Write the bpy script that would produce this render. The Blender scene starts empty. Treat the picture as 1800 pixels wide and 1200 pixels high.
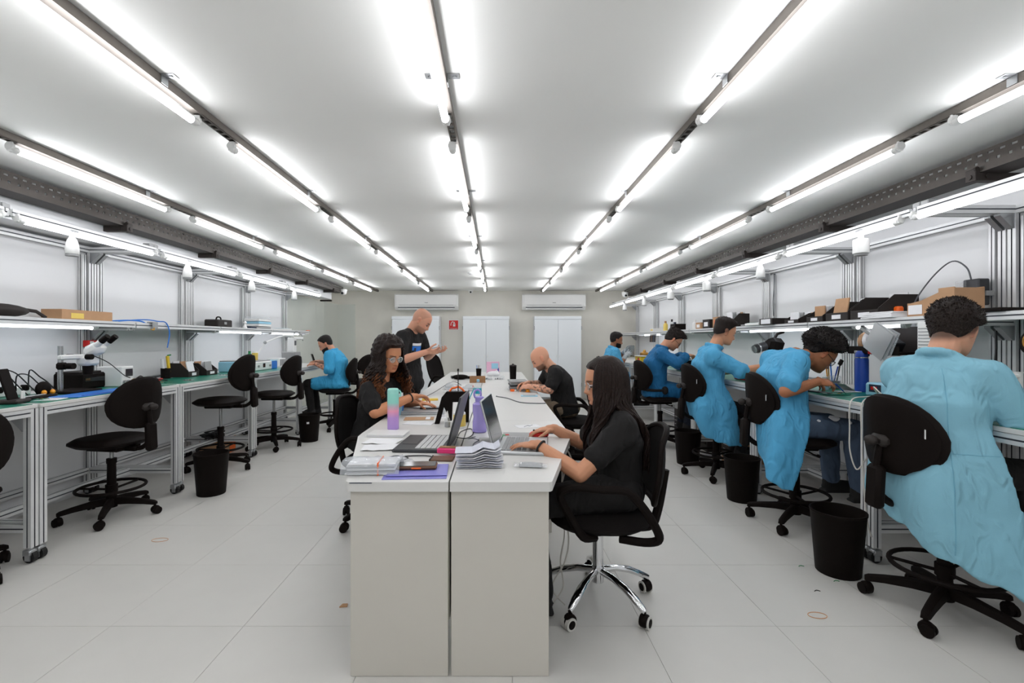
import bpy, bmesh, math, random
import numpy as np
from mathutils import Vector, Matrix, noise, Quaternion
random.seed(7)
PI = math.pi
SC = bpy.context.scene
COL = SC.collection

# ------------------------------------------------------------------ camera
cam_d = bpy.data.cameras.new('camera')
cam = bpy.data.objects.new('camera', cam_d)
COL.objects.link(cam)
cam.location = (0, 0, 1.287)
cam.rotation_euler = (PI/2, 0, 0)
cam_d.sensor_width = 36
cam_d.lens = 16.8
cam_d.shift_x = 0.015
cam_d.shift_y = -0.0011
cam_d.clip_start = 0.05
SC.camera = cam
# ------------------------------------------------------------------ world and exposure
wd = bpy.data.worlds.new('world')
SC.world = wd
wd.use_nodes = True
wd.node_tree.nodes['Background'].inputs[0].default_value = (0.8, 0.9, 1, 1)
wd.node_tree.nodes['Background'].inputs[1].default_value = 0.05
SC.view_settings.view_transform = 'Standard'
SC.view_settings.look = 'None'
SC.view_settings.exposure = 0.0
SC.view_settings.gamma = 1.0
SC.view_settings.use_curve_mapping = False
try:
    SC.cycles.max_bounces = 8
    SC.cycles.diffuse_bounces = 5
    SC.cycles.caustics_reflective = False
    SC.cycles.caustics_refractive = False
    SC.cycles.sample_clamp_indirect = 6
except Exception:
    pass
CEIL_TUBE = 23.0      # emission of the ceiling tubes
BENCH_TUBE = 7.8      # emission of the tubes over the benches
SHELF_TUBE = 9.0      # emission of the tubes under the shelves

# ------------------------------------------------------------------ materials
def lin(c):
    c = c/255.0
    return c/12.92 if c <= 0.04045 else ((c+0.055)/1.055)**2.4
def rgb(c):
    return (lin(c[0]), lin(c[1]), lin(c[2]), 1)
MATS = {}
def mat(name, col, rough=0.5, metal=0.0, var=0.0, scale=25.0, bump=0.0, bscale=None, trans=0.0, alpha=1.0, emit=0.0, coat=0.0, stretch=None, ior=1.45, spec=.5):
    if name in MATS:
        return MATS[name]
    m = bpy.data.materials.new(name)
    m.use_nodes = True
    nt = m.node_tree
    b = nt.nodes['Principled BSDF']
    b.inputs['Base Color'].default_value = rgb(col)
    b.inputs['Roughness'].default_value = rough
    b.inputs['Metallic'].default_value = metal
    b.inputs['Transmission Weight'].default_value = trans
    b.inputs['Alpha'].default_value = alpha
    b.inputs['IOR'].default_value = ior
    b.inputs['Specular IOR Level'].default_value = spec
    b.inputs['Coat Weight'].default_value = coat
    if emit:
        b.inputs['Emission Color'].default_value = rgb(col)
        b.inputs['Emission Strength'].default_value = emit
    if var or bump:
        tc = nt.nodes.new('ShaderNodeTexCoord')
        mp = nt.nodes.new('ShaderNodeMapping')
        nt.links.new(tc.outputs['Object'], mp.inputs['Vector'])
        if stretch:
            mp.inputs['Scale'].default_value = stretch
        n = nt.nodes.new('ShaderNodeTexNoise')
        n.inputs['Scale'].default_value = scale
        n.inputs['Detail'].default_value = 4
        nt.links.new(mp.outputs[0], n.inputs['Vector'])
        if var:
            mx = nt.nodes.new('ShaderNodeMix')
            mx.data_type = 'RGBA'
            a = [min(255, max(0, v*(1-var))) for v in col]
            c = [min(255, max(0, v*(1+var))) for v in col]
            mx.inputs[6].default_value = rgb(a)
            mx.inputs[7].default_value = rgb(c)
            nt.links.new(n.outputs['Fac'], mx.inputs[0])
            nt.links.new(mx.outputs[2], b.inputs['Base Color'])
        if bump:
            n2 = nt.nodes.new('ShaderNodeTexNoise')
            n2.inputs['Scale'].default_value = bscale or scale
            n2.inputs['Detail'].default_value = 3
            nt.links.new(mp.outputs[0], n2.inputs['Vector'])
            bp = nt.nodes.new('ShaderNodeBump')
            bp.inputs['Strength'].default_value = bump
            bp.inputs['Distance'].default_value = 0.01
            nt.links.new(n2.outputs['Fac'], bp.inputs['Height'])
            nt.links.new(bp.outputs[0], b.inputs['Normal'])
    MATS[name] = m
    return m
def emission(name, col, s):
    if name in MATS:
        return MATS[name]
    m = bpy.data.materials.new(name)
    m.use_nodes = True
    nt = m.node_tree
    nt.nodes.clear()
    e = nt.nodes.new('ShaderNodeEmission')
    e.inputs[0].default_value = rgb(col)
    e.inputs[1].default_value = s
    o = nt.nodes.new('ShaderNodeOutputMaterial')
    nt.links.new(e.outputs[0], o.inputs[0])
    MATS[name] = m
    return m

mat('wall_white', (224, 225, 226), .55, var=.01, scale=3)
mat('ceiling', (244, 244, 241), .7, var=.012, scale=2)
mat('cabinet_white', (236, 240, 243), .4, var=.006, scale=3)
mat('concrete', (224, 221, 212), .75, var=.07, scale=1.6, bump=.08, bscale=14)
mat('tile', (206, 204, 199), .38, var=.015, scale=6)
mat('grout', (198, 196, 190), .8)
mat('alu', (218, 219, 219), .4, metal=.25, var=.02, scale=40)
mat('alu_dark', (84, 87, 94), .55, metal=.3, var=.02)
mat('strut', (112, 106, 100), .5, metal=.55, var=.06, scale=30)
mat('tray', (70, 65, 61), .5, metal=.5, var=.06, scale=30)
mat('tray_dark', (52, 46, 43), .6, metal=.2, var=.05)
mat('zinc', (170, 172, 174), .35, metal=.8, var=.04)
mat('laminate', (214, 213, 210), .35, var=.008, scale=4)
mat('desk_panel', (200, 196, 187), .45, var=.01, scale=3)
mat('esd_green', (22, 120, 98), .28, var=.05, scale=9)
mat('black_plastic', (21, 16, 14), .6, spec=.09, var=.05, scale=60, bump=.05)
mat('black_fabric', (19, 15, 14), .85, spec=.2, var=.10, scale=160, bump=.12)
mat('black_vinyl', (20, 14, 12), .55, spec=.12, var=.05, scale=40, bump=.08, bscale=200)
mat('charcoal', (42, 37, 35), .6, spec=.3, var=.05)
mat('chrome', (225, 226, 228), .08, metal=1.0, var=.005)
mat('white_plastic', (232, 232, 230), .35, var=.006)
mat('grey_plastic', (150, 151, 151), .45, var=.02)
mat('paper', (232, 232, 234), .8, var=.015, scale=30)
mat('card', (176, 138, 104), .8, var=.05, scale=20)
mat('glass', (225, 238, 234), .03, trans=.0, alpha=.18)
mat('dark_screen', (30, 32, 34), .08, var=.02)
mat('steel', (175, 177, 178), .25, metal=.9, var=.03)
mat('rubber', (24, 23, 23), .7, var=.06)
mat('red', (214, 32, 28), .4, var=.03)
mat('orange', (238, 104, 30), .4, var=.03)
mat('yellow', (226, 186, 50), .45, var=.04)
mat('blue', (38, 116, 206), .4, var=.04)
mat('deep_blue', (18, 62, 150), .42, var=.04)
mat('green', (26, 128, 72), .35, var=.04)
mat('skyblue', (150, 200, 222), .4, var=.03)
mat('teal', (20, 150, 170), .4, var=.03)
mat('pink', (226, 58, 122), .4, var=.04)
mat('lavender', (158, 146, 214), .3, var=.03)
mat('wood', (150, 110, 74), .55, var=.12, scale=12, stretch=(1, 8, 8))
mat('brown', (96, 66, 46), .6, var=.06)
mat('gold', (196, 148, 70), .3, metal=.85, var=.05)
mat('ink_navy', (36, 46, 66), .6, var=.02)
mat('cable_white', (214, 210, 202), .5, var=.02)
mat('cable_grey', (90, 92, 96), .5, var=.02)
mat('cable_black', (26, 26, 28), .5, var=.02)
mat('caster_ring', (206, 204, 198), .5, var=.02)

# ------------------------------------------------------------------ mesh helpers
class MB:
    """collects shapes; build() links them as one mesh object"""
    def __init__(s):
        s.v = []; s.f = []; s.mi = []; s.m = 0
    def add(s, vs, fs):
        o = len(s.v)
        s.v += [tuple(v) for v in vs]
        s.f += [tuple(i+o for i in f) for f in fs]
        s.mi += [s.m]*len(fs)
        return s
    def box(s, c, d, rot=None, bev=0.0):
        hx, hy, hz = d[0]/2, d[1]/2, d[2]/2
        if bev <= 0:
            vs = [Vector((x, y, z)) for x in (-hx, hx) for y in (-hy, hy) for z in (-hz, hz)]
            fs = [(0,1,3,2),(4,6,7,5),(0,4,5,1),(2,3,7,6),(0,2,6,4),(1,5,7,3)]
        else:
            b = min(bev, hx*.98, hy*.98, hz*.98)
            vs = []; idx = {}
            for sx in (-1, 1):
                for sy in (-1, 1):
                    for sz in (-1, 1):
                        for a in range(3):
                            p = [sx*(hx-b), sy*(hy-b), sz*(hz-b)]
                            p[a] = (sx*hx, sy*hy, sz*hz)[a]
                            idx[(sx, sy, sz, a)] = len(vs)
                            vs.append(Vector(p))
            fs = []
            for a in range(3):
                o1, o2 = [i for i in range(3) if i != a]
                for sg in (-1, 1):
                    q = []
                    for (p1, p2) in ((-1,-1),(1,-1),(1,1),(-1,1)):
                        k = [0,0,0]; k[a] = sg; k[o1] = p1; k[o2] = p2
                        q.append(idx[(k[0],k[1],k[2],a)])
                    fs.append(tuple(q if (sg > 0) == (a != 1) else q[::-1]))
            for a in range(3):           # edges along axis a
                o1, o2 = [i for i in range(3) if i != a]
                for p1 in (-1, 1):
                    for p2 in (-1, 1):
                        k0 = [0,0,0]; k1 = [0,0,0]
                        k0[a] = -1; k1[a] = 1
                        for k in (k0, k1):
                            k[o1] = p1; k[o2] = p2
                        q = (idx[(*k0,o1)], idx[(*k0,o2)], idx[(*k1,o2)], idx[(*k1,o1)])
                        fs.append(q)
            for sx in (-1, 1):
                for sy in (-1, 1):
                    for sz in (-1, 1):
                        fs.append((idx[(sx,sy,sz,0)], idx[(sx,sy,sz,1)], idx[(sx,sy,sz,2)]))
        R = rot if rot is not None else Matrix.Identity(3)
        cv = Vector(c)
        return s.add([R @ v + cv for v in vs], fs)
    def cyl(s, p0, p1, r0, r1=None, n=12, caps=True):
        if r1 is None: r1 = r0
        p0 = Vector(p0); p1 = Vector(p1)
        d = (p1-p0)
        q = d.to_track_quat('Z', 'Y').to_matrix() if d.length > 1e-9 else Matrix.Identity(3)
        vs = []
        for p, r in ((p0, r0), (p1, r1)):
            for i in range(n):
                a = 2*PI*i/n
                vs.append(p + q @ Vector((r*math.cos(a), r*math.sin(a), 0)))
        fs = [(i, (i+1) % n, n+(i+1) % n, n+i) for i in range(n)]
        if caps:
            fs += [tuple(range(n))[::-1], tuple(range(n, 2*n))]
        return s.add(vs, fs)
    def tube(s, pts, r, n=6, closed=False, taper=None):
        pts = [Vector(p) for p in pts]
        vs = []; fs = []
        k = len(pts)
        up = Vector((0, 0, 1))
        for i, p in enumerate(pts):
            a = pts[i-1] if (i > 0 or closed) else p
            b = pts[(i+1) % k] if (i < k-1 or closed) else p
            t = (b-a)
            t = t.normalized() if t.length > 1e-9 else Vector((0, 0, 1))
            ref = up if abs(t.dot(up)) < .95 else Vector((1, 0, 0))
            if i > 0:
                ref = u
            x = ref - t*ref.dot(t)
            if x.length < 1e-6:
                x = t.orthogonal()
            u = x.normalized()
            w = t.cross(u)
            rr = r if not callable(r) else r(i/(k-1))
            for j in range(n):
                an = 2*PI*j/n
                vs.append(p + u*rr*math.cos(an) + w*rr*math.sin(an))
        m = k if closed else k-1
        for i in range(m):
            for j in range(n):
                a = i*n; b = ((i+1) % k)*n
                fs.append((a+j, a+(j+1) % n, b+(j+1) % n, b+j))
        if not closed:
            fs += [tuple(range(n))[::-1], tuple(range((k-1)*n, k*n))]
        return s.add(vs, fs)
    def lathe(s, prof, n=20, c=(0, 0, 0), sx=1.0, sy=1.0, M=None):
        vs = []; fs = []
        cv = Vector(c)
        for (r, z) in prof:
            for j in range(n):
                a = 2*PI*j/n
                p = Vector((r*math.cos(a)*sx, r*math.sin(a)*sy, z))
                vs.append((M @ p if M is not None else p) + cv)
        for i in range(len(prof)-1):
            for j in range(n):
                fs.append((i*n+j, i*n+(j+1) % n, (i+1)*n+(j+1) % n, (i+1)*n+j))
        fs.append(tuple(range(n))[::-1])
        k = len(prof)-1
        fs.append(tuple(range(k*n, k*n+n)))
        return s.add(vs, fs)
    def ell(s, c, r, rot=None, n=14, m=9):
        R = rot if rot is not None else Matrix.Identity(3)
        cv = Vector(c)
        vs = []; fs = []
        for i in range(1, m):
            t = PI*i/m
            for j in range(n):
                a = 2*PI*j/n
                vs.append(cv + R @ Vector((r[0]*math.sin(t)*math.cos(a), r[1]*math.sin(t)*math.sin(a), r[2]*math.cos(t))))
        for i in range(m-2):
            for j in range(n):
                fs.append((i*n+j, (i+1)*n+j, (i+1)*n+(j+1) % n, i*n+(j+1) % n))
        T = len(vs); vs.append(cv + R @ Vector((0, 0, r[2]))); vs.append(cv + R @ Vector((0, 0, -r[2])))
        for j in range(n):
            fs.append((T, j, (j+1) % n))
            fs.append((T+1, (m-2)*n+(j+1) % n, (m-2)*n+j))
        return s.add(vs, fs)
    def cap(s, p0, r0, p1, r1, n=12):
        """tapered limb piece with round ends"""
        p0 = Vector(p0); p1 = Vector(p1)
        d = p1-p0
        q = d.to_track_quat('Z', 'Y').to_matrix() if d.length > 1e-9 else Matrix.Identity(3)
        L = d.length
        prof = []
        for i in range(0, 4):
            t = -PI/2 + (PI/2)*i/4
            prof.append((r0*math.cos(t)+1e-4, r0*math.sin(t)))
        prof.append((r0, 0)); prof.append((r1, L))
        for i in range(1, 5):
            t = (PI/2)*i/4
            prof.append((r1*math.cos(t)+1e-4, L + r1*math.sin(t)))
        return s.lathe(prof, n, p0, M=q)
    def loft(s, rings, cap=True):
        n = len(rings[0]); vs = []; fs = []
        for r in rings:
            vs += r
        for i in range(len(rings)-1):
            for j in range(n):
                fs.append((i*n+j, i*n+(j+1) % n, (i+1)*n+(j+1) % n, (i+1)*n+j))
        if cap:
            fs.append(tuple(range(n))[::-1]); k = len(rings)-1
            fs.append(tuple(range(k*n, k*n+n)))
        return s.add(vs, fs)
    def prism(s, poly, z0, z1, M=None):
        n = len(poly)
        f = (lambda p: M @ Vector(p)) if M is not None else (lambda p: Vector(p))
        vs = [f((x, y, z0)) for x, y in poly] + [f((x, y, z1)) for x, y in poly]
        fs = [(i, (i+1) % n, n+(i+1) % n, n+i) for i in range(n)] + [tuple(range(n))[::-1], tuple(range(n, 2*n))]
        return s.add(vs, fs)
    def sheet(s, grid, th):
        """thick sheet from a grid of points [rows][cols]"""
        R = len(grid); Cn = len(grid[0])
        g = [[Vector(p) for p in r] for r in grid]
        vs = []; 
        for off in (th/2, -th/2):
            for i in range(R):
                for j in range(Cn):
                    a = g[min(i+1, R-1)][j]-g[max(i-1, 0)][j]
                    b = g[i][min(j+1, Cn-1)]-g[i][max(j-1, 0)]
                    nn = a.cross(b)
                    nn = nn.normalized() if nn.length > 1e-12 else Vector((0, 0, 1))
                    vs.append(g[i][j] + nn*off)
        K = R*Cn; fs = []
        ix = lambda i, j, k: k*K+i*Cn+j
        for i in range(R-1):
            for j in range(Cn-1):
                fs.append((ix(i,j,0), ix(i+1,j,0), ix(i+1,j+1,0), ix(i,j+1,0)))
                fs.append((ix(i,j,1), ix(i,j+1,1), ix(i+1,j+1,1), ix(i+1,j,1)))
        for i in range(R-1):
            fs.append((ix(i,0,0), ix(i,0,1), ix(i+1,0,1), ix(i+1,0,0)))
            fs.append((ix(i,Cn-1,0), ix(i+1,Cn-1,0), ix(i+1,Cn-1,1), ix(i,Cn-1,1)))
        for j in range(Cn-1):
            fs.append((ix(0,j,0), ix(0,j+1,0), ix(0,j+1,1), ix(0,j,1)))
            fs.append((ix(R-1,j,0), ix(R-1,j,1), ix(R-1,j+1,1), ix(R-1,j+1,0)))
        return s.add(vs, fs)
    def mesh(s, name, mats, smooth=False):
        me = bpy.data.meshes.new(name)
        me.from_pydata(s.v, [], s.f)
        if not isinstance(mats, (list, tuple)):
            mats = [mats]
        for m in mats:
            me.materials.append(MATS[m] if isinstance(m, str) else m)
        if len(mats) > 1:
            me.polygons.foreach_set('material_index', s.mi)
        bm = bmesh.new(); bm.from_mesh(me)
        bmesh.ops.recalc_face_normals(bm, faces=bm.faces)
        bm.to_mesh(me); bm.free()
        if smooth:
            me.shade_smooth()
            try:
                me.set_sharp_from_angle(angle=math.radians(38))
            except Exception:
                pass
        return me
    def build(s, name, mats, parent=None, smooth=False, loc=None, rot=None):
        return place(name, s.mesh(name, mats, smooth), parent, loc, rot)

def place(name, me, parent=None, loc=None, rot=None):
    o = bpy.data.objects.new(name, me)
    COL.objects.link(o)
    if parent is not None:
        o.parent = parent
    if loc is not None:
        o.location = loc
    if rot is not None:
        o.rotation_euler = rot
    return o
def thing(name, label, cat, loc=(0, 0, 0), rotz=0.0, group=None):
    o = bpy.data.objects.new(name, None)
    COL.objects.link(o)
    o.empty_display_size = .05
    o.location = loc
    o.rotation_euler = (0, 0, rotz)
    return tag(o, label, cat, group)
def tag(o, label, cat, group=None):
    o['label'] = label
    o['category'] = cat
    if group:
        o['group'] = group
    return o
def struct(o, label=None):
    o['kind'] = 'structure'
    if label:
        o['label'] = label
    return o
CACHE = {}
def cached(key, fn):
    if key not in CACHE:
        CACHE[key] = fn()
    return CACHE[key]
def rz(a): return Matrix.Rotation(a, 3, 'Z')
def ry(a): return Matrix.Rotation(a, 3, 'Y')
def rx(a): return Matrix.Rotation(a, 3, 'X')
def spline(pts, n=8):
    """Catmull-Rom through points"""
    P = [Vector(p) for p in pts]
    out = []
    for i in range(len(P)-1):
        p0 = P[max(i-1, 0)]; p1 = P[i]; p2 = P[i+1]; p3 = P[min(i+2, len(P)-1)]
        for k in range(n):
            t = k/n
            out.append(0.5*((2*p1)+(p2-p0)*t+(2*p0-5*p1+4*p2-p3)*t*t+(3*p1-p0-3*p2+p3)*t**3))
    out.append(P[-1])
    return out
ORD = ['first', 'second', 'third', 'fourth', 'fifth', 'sixth', 'seventh', 'eighth']

def ext_mesh(s, L):
    """slotted aluminium profile of side s and length L along +z"""
    def mk():
        h = s/2; g = s*.085; d = s*.15
        base = [(-h, -h), (-g, -h), (-g, -h+d), (g, -h+d), (g, -h)]
        poly = []
        for k in range(4):
            R = Matrix.Rotation(k*PI/2, 2)
            poly += [tuple(R @ Vector(p)) for p in base]
        mb = MB()
        n = len(poly)
        vs = [(x, y, 0) for x, y in poly] + [(x, y, L) for x, y in poly]
        fs = []; mi = []
        for i in range(n):
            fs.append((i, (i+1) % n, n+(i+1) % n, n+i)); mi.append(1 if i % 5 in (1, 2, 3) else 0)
        fs += [tuple(range(n))[::-1], tuple(range(n, 2*n))]; mi += [0, 0]
        mb.add(vs, fs); mb.mi = mi
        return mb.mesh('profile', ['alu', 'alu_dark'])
    return cached(('ext', round(s, 4), round(L, 4)), mk)
def ext(name, parent, p0, axis, L, s=.045):
    rot = {'z': (0, 0, 0), 'x': (0, PI/2, 0), 'y': (-PI/2, 0, 0)}[axis]
    return place(name, ext_mesh(s, L), parent, p0, rot)

# ================================================================== the room
H = 2.375                       # ceiling height
XL, XR = -3.49, 3.07            # inner faces of the side walls
YB, YF = 10.5, -2.2             # end wall, wall behind the camera
GRID = [1.555 + 1.245*k for k in range(8)]     # bench bay lines along the room

# floor: slab, then 60 cm tiles with thin joints
fl = struct(MB().box(((XL+XR)/2-.3, (YB+YF)/2, -.06), (XR-XL+1.4, YB-YF+.4, .11)).build('floor', 'grout'), 'pale grey tiled floor')
TX, TY = .6, .588
def tile_mesh(): return MB().box((0, 0, 0), (TX-.0018, TY-.0018, .008)).mesh('tile', 'tile')
for i in range(-7, 4):
    for j in range(-1, 15):
        x = .66 + TX*(i+.5); y = 2.153 + TY*(j-.5)
        if y > YB+.2 or x-TX/2 > XR or x+TX/2 < XL-.45:
            continue
        place('floor_tile', cached('tile', tile_mesh), fl, (x, y, -.004 + random.uniform(-.0002, .0002)))
MB().box(((XL+XR)/2, -.1-.73, -.004), (XR-XL+.4, 2.7, .008)).build('floor_tile', 'tile', fl)

struct(MB().box(((XL+XR)/2-.2, (YB+YF)/2, H+.05), (XR-XL+.9, YB-YF+.4, .1)).build('ceiling', 'ceiling'), 'white painted ceiling')
struct(MB().box((XR+.06, (YB+YF)/2, H/2), (.12, YB-YF+.3, H)).build('wall_right', 'wall_white'), 'white wall behind the right-hand benches')
struct(MB().box((XL-.06, (YF+7.86)/2, H/2), (.12, 7.86-YF, H)).build('wall_left', 'wall_white'), 'white wall behind the left-hand benches')
struct(MB().box(((XL+XR)/2-.2, YB+.06, H/2), (XR-XL+.9, .12, H)).build('wall_back', 'concrete'), 'smooth grey concrete end wall')
struct(MB().box(((XL+XR)/2, YF-.06, H/2), (XR-XL+.3, .12, H)).build('wall_front', 'wall_white'), 'white wall behind the camera')
struct(MB().box((XL-.36, (7.86+YB)/2, H/2), (.12, YB-7.86, H)).build('wall_left_far', 'concrete'), 'grey concrete wall behind the glass')
struct(MB().box((XL-.18, 7.83, H/2), (.3, .06, H)).build('wall_return', 'wall_white'), 'white wall return at the glass')
# soffit over the left benches
struct(MB().box((XL+.13, (YF+9.35)/2, (2.09+H)/2), (.26, 9.35-YF, H-2.09)).build('trim_1', 'wall_white'), 'white soffit above the left-hand benches')

# glass screens along the far left corner
def glass_screen(name, p, w, h, axis, label):
    g = thing(name, label, 'glass screen', p)
    d = (.01, w, h) if axis == 'y' else (w, .01, h)
    MB().box((0, 0, h/2+.02), d).build('pane', 'glass', g)
    e = (.03, w, .03) if axis == 'y' else (w, .03, .03)
    MB().box((0, 0, .015), e).build('bottom_channel', 'alu', g)
    return g
glass_screen('glass_screen', (XL+.01, 8.55, 0), 1.28, 2.05, 'y', 'clear glass screen beside the end of the left-hand benches')
glass_screen('glass_screen', (XL+.01, 9.84, 0), 1.24, 2.05, 'y', 'clear glass screen in the far left corner of the room')
glass_screen('glass_screen', (-3.28, YB-.06, 0), .38, 2.05, 'x', 'narrow clear glass screen against the concrete end wall')

# ------------------------------------------------------------------ ceiling light rows
emission('tube_ceiling', (250, 251, 255), CEIL_TUBE)
emission('tube_ceiling_back', (250, 251, 255), CEIL_TUBE*.5)
emission('tube_bench_back', (250, 251, 255), BENCH_TUBE*.7)
emission('tube_shelf_back', (242, 246, 255), SHELF_TUBE*.5)
emission('tube_bench', (250, 251, 255), BENCH_TUBE)
emission('tube_shelf', (242, 246, 255), SHELF_TUBE)
TUBE_Z = 2.312
def tube_lamp(label, loc, L, kind, r=.0165, group=None):
    """LED tube between two lamp holders, lying along y from loc"""
    t = thing('tube_light', label, 'tube light', loc, 0, group)
    def glow():
        # the diffuser faces down; the back of the tube lets less light through
        m = MB(); m.cyl((0, .022, 0), (0, L-.022, 0), r, n=12)
        m.mi = [1 if (len(f) == 4 and sum(m.v[i][2] for i in f)/4 > r*.45) else 0 for f in m.f]
        return m.mesh('tube', ['tube_'+kind, 'tube_'+kind+'_back'], True)
    def endcap(): return MB().cyl((0, 0, 0), (0, .03, 0), r*1.07, n=12).mesh('end_cap', 'white_plastic', True)
    def holder(): return MB().box((0, 0, 0), (.034, .012, .05), bev=.004).cyl((0, -.008, .0), (0, .008, 0), .022, n=12).mesh('lamp_holder', 'white_plastic')
    place('tube', cached(('glow', kind, round(L, 3)), glow), t)
    for y in (-.004, L-.026):
        place('end_cap', cached('endcap', endcap), t, (0, y, 0))
    for y in (-.012, L+.012):
        place('lamp_holder', cached('lholder', holder), t, (0, y, .012))
    return t
ROWS = [(-2.57, 'ceiling row above the left-hand benches'), (-1.40, 'ceiling row above the left-hand aisle'),
        (-.235, 'ceiling row above the centre desk'), (.95, 'ceiling row above the right-hand aisle'),
        (2.13, 'ceiling row above the right-hand benches')]
TS = [2.535 + 1.51*k for k in range(-3, 5)]  # rows run on out of view behind the camera, added for their light
TL = 1.19
for xi, (x, rn) in enumerate(ROWS):
    ch = thing('strut_channel', 'dark perforated channel carrying the '+rn.replace('ceiling row', 'tube lights'), 'channel', (x + .012, 0, 0))
    y0, y1 = YF+.05, 10.3
    zc = TUBE_Z + .022
    mb = MB()
    for s in (-.018, .018):
        mb.box((s, (y0+y1)/2, zc+.019), (.003, y1-y0, .038))
    # bottom web: solid above the tubes, slotted between them
    ya = y0
    for t in TS + [None]:
        ye = (t if t is not None else y1)
        for side in (-.0155, .0155):
            mb.box((side, (ya+ye)/2, zc+.0015), (.008, ye-ya, .003))
        n = max(1, int((ye-ya)/.052))
        for k in range(n+1):
            mb.box((0, ya+(ye-ya)*k/n, zc+.0015), (.026, .02, .003))
        if t is not None:
            mb.box((0, t+TL/2, zc+.0015), (.036, TL, .003))
            ya = t+TL
    mb.build('perforated_profile', 'strut', ch)
    def brk():
        b = MB().box((0, 0, 0), (.14, .04, .003)).box((-.0225, 0, -.018), (.003, .04, .036)).box((.0225, 0, -.018), (.003, .04, .036))
        return b.cyl((.05, 0, -.006), (.05, 0, .0), .009, n=6).cyl((-.05, 0, -.006), (-.05, 0, .0), .009, n=6).mesh('ceiling_bracket', 'zinc')
    for k, t in enumerate(TS):
        place('ceiling_bracket', cached('brk', brk), ch, (0, t+.94, H-.002))
    # threaded hangers between channel and ceiling are hidden inside the brackets
    vis = 0
    for k, t in enumerate(TS):
        if t + TL < .6:
            lab = ('first', 'second', 'third')[k] + ' tube from the wall behind the camera, unseen and added for light, in the ' + rn
        else:
            vis += 1
            lab = ORD[vis-1] + ' lit tube from the camera in the ' + rn
        tube_lamp(lab, (x, t, TUBE_Z - .012), TL, 'ceiling', group='ceiling tube lights')

# ------------------------------------------------------------------ cable trays
def cable_tray(x, s, y0, y1, label, side):
    """perforated tray; its pierced side faces the aisle, s = direction to the wall"""
    t = thing('cable_tray', label, 'cable tray', (x, 0, H-.15))
    mb = MB(); L = y1-y0; ym = (y0+y1)/2
    for z, h in ((.108, .018), (.073, .028), (.022, .044)):
        mb.box((0, ym, z), (.003, L, h))
    p = .06; n = int(L/p)
    for k in range(n+1):
        mb.box((0, y0+k*p, .093), (.003, .03, .012))
        mb.box((0, y0+k*p+.02, .0515), (.003, .042, .015))
    mb.box((s*.008, ym, .1175), (.018, L, .003))
    mb.build('pierced_side', 'tray', t)
    mb = MB().box((s*.08, ym, .0015), (.16, L, .003)).box((s*.16, ym, .03), (.003, L, .06))
    mb.build('tray_floor', 'tray_dark', t)
    b = 0
    for y in GRID + [10.2]:
        if y < 1.9 or y > y1: continue
        m = MB().box((s*.14, 0, -.02), (.3, .045, .045), bev=.003).box((s*.0, 0, -.01), (.05, .06, .07), bev=.003)
        m.cyl((-s*.027, -.0, -.02), (-s*.032, -.0, -.02), .014, n=8).cyl((-s*.02, -.024, .02), (-s*.02, -.036, .02), .012, n=8)
        m.cyl((s*.05, -.024, -.02), (s*.05, -.03, -.02), .014, n=8)
        m.build('hanger_arm', 'tray_dark', t, loc=(0, y-.1, 0))
    return t
cable_tray(2.70, 1, -1.5, 10.1, 'dark perforated cable tray under the ceiling along the right wall', 'right')
cable_tray(-3.05, -1, -1.5, 9.5, 'dark perforated cable tray under the ceiling along the left wall', 'left')

# ------------------------------------------------------------------ end wall fittings
def air_con(x, label):
    t = thing('air_conditioner', label, 'air conditioner', (x, YB, 1.945))
    w, h, d = 1.36, .34, .24
    prof = [(0, 0), (0, h), (-d*.86, h), (-d, h-.03), (-d, .075), (-d*.97, .06), (-d*.9, .045), (-d*.7, .0)]
    M = Matrix(((0, 0, 1), (1, 0, 0), (0, 1, 0)))
    MB().prism(prof, -w/2, w/2, M).build('body', 'white_plastic', t)
    MB().box((0, -d-.004, .21), (w-.06, .012, .22), bev=.004).build('front_panel', 'white_plastic', t)
    MB().box((0, -d*.9-.012, .052), (w-.14, .02, .011), rot=rx(.5)).build('air_slot', 'ink_navy', t)
    MB().box((0, -d*.88, .024), (w-.14, .006, .05), rot=rx(-.75), bev=.002).build('louvre', 'white_plastic', t)
    MB().box((0, -d-.011, .10), (w-.2, .004, .006)).build('seam_strip', 'grey_plastic', t)
    MB().box((0, -d-.012, .15), (.07, .003, .012)).build('badge', 'grey_plastic', t)
    return t
air_con(-1.51, 'white split air conditioner above the standing man')
air_con(1.235, 'white split air conditioner nearer the right-hand benches')

def cabinet(x, w, label):
    t = thing('metal_cabinet', label, 'cabinet', (x, YB-.005, 0))
    h, d = 1.80, .36
    MB().box((0, -d/2, .04), (w-.04, d-.03, .08)).build('plinth', 'grey_plastic', t)
    MB().box((0, -d/2, .08+(h-.08)/2), (w, d, h-.08), bev=.004).build('body', 'cabinet_white', t)
    MB().box((0, -d-.006, h-.035), (w+.01, .02, .06), bev=.004).build('top_rail', 'cabinet_white', t)
    for s in (-1, 1):
        dr = MB().box((s*w/4, -d-.008, .08+(h-.16)/2), (w/2-.006, .018, h-.17), bev=.003).build('door', 'cabinet_white', t)
        MB().box((s*.03, -d-.019, .95), (.012, .006, .05), bev=.002).build('handle', 'white_plastic', dr)
        for z in (.35, 1.55):
            MB().cyl((s*(w/2+.004), -d-.01, z-.04), (s*(w/2+.004), -d-.01, z+.04), .008, n=8).build('hinge', 'zinc', dr)
    return t
cabinet(-1.72, 1.0, 'tall white cabinet behind the standing man')
cabinet(-.225, .98, 'tall white cabinet between the sign and the bare concrete strip')
cabinet(1.30, .99, 'tall white cabinet behind the seated bald man')

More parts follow.
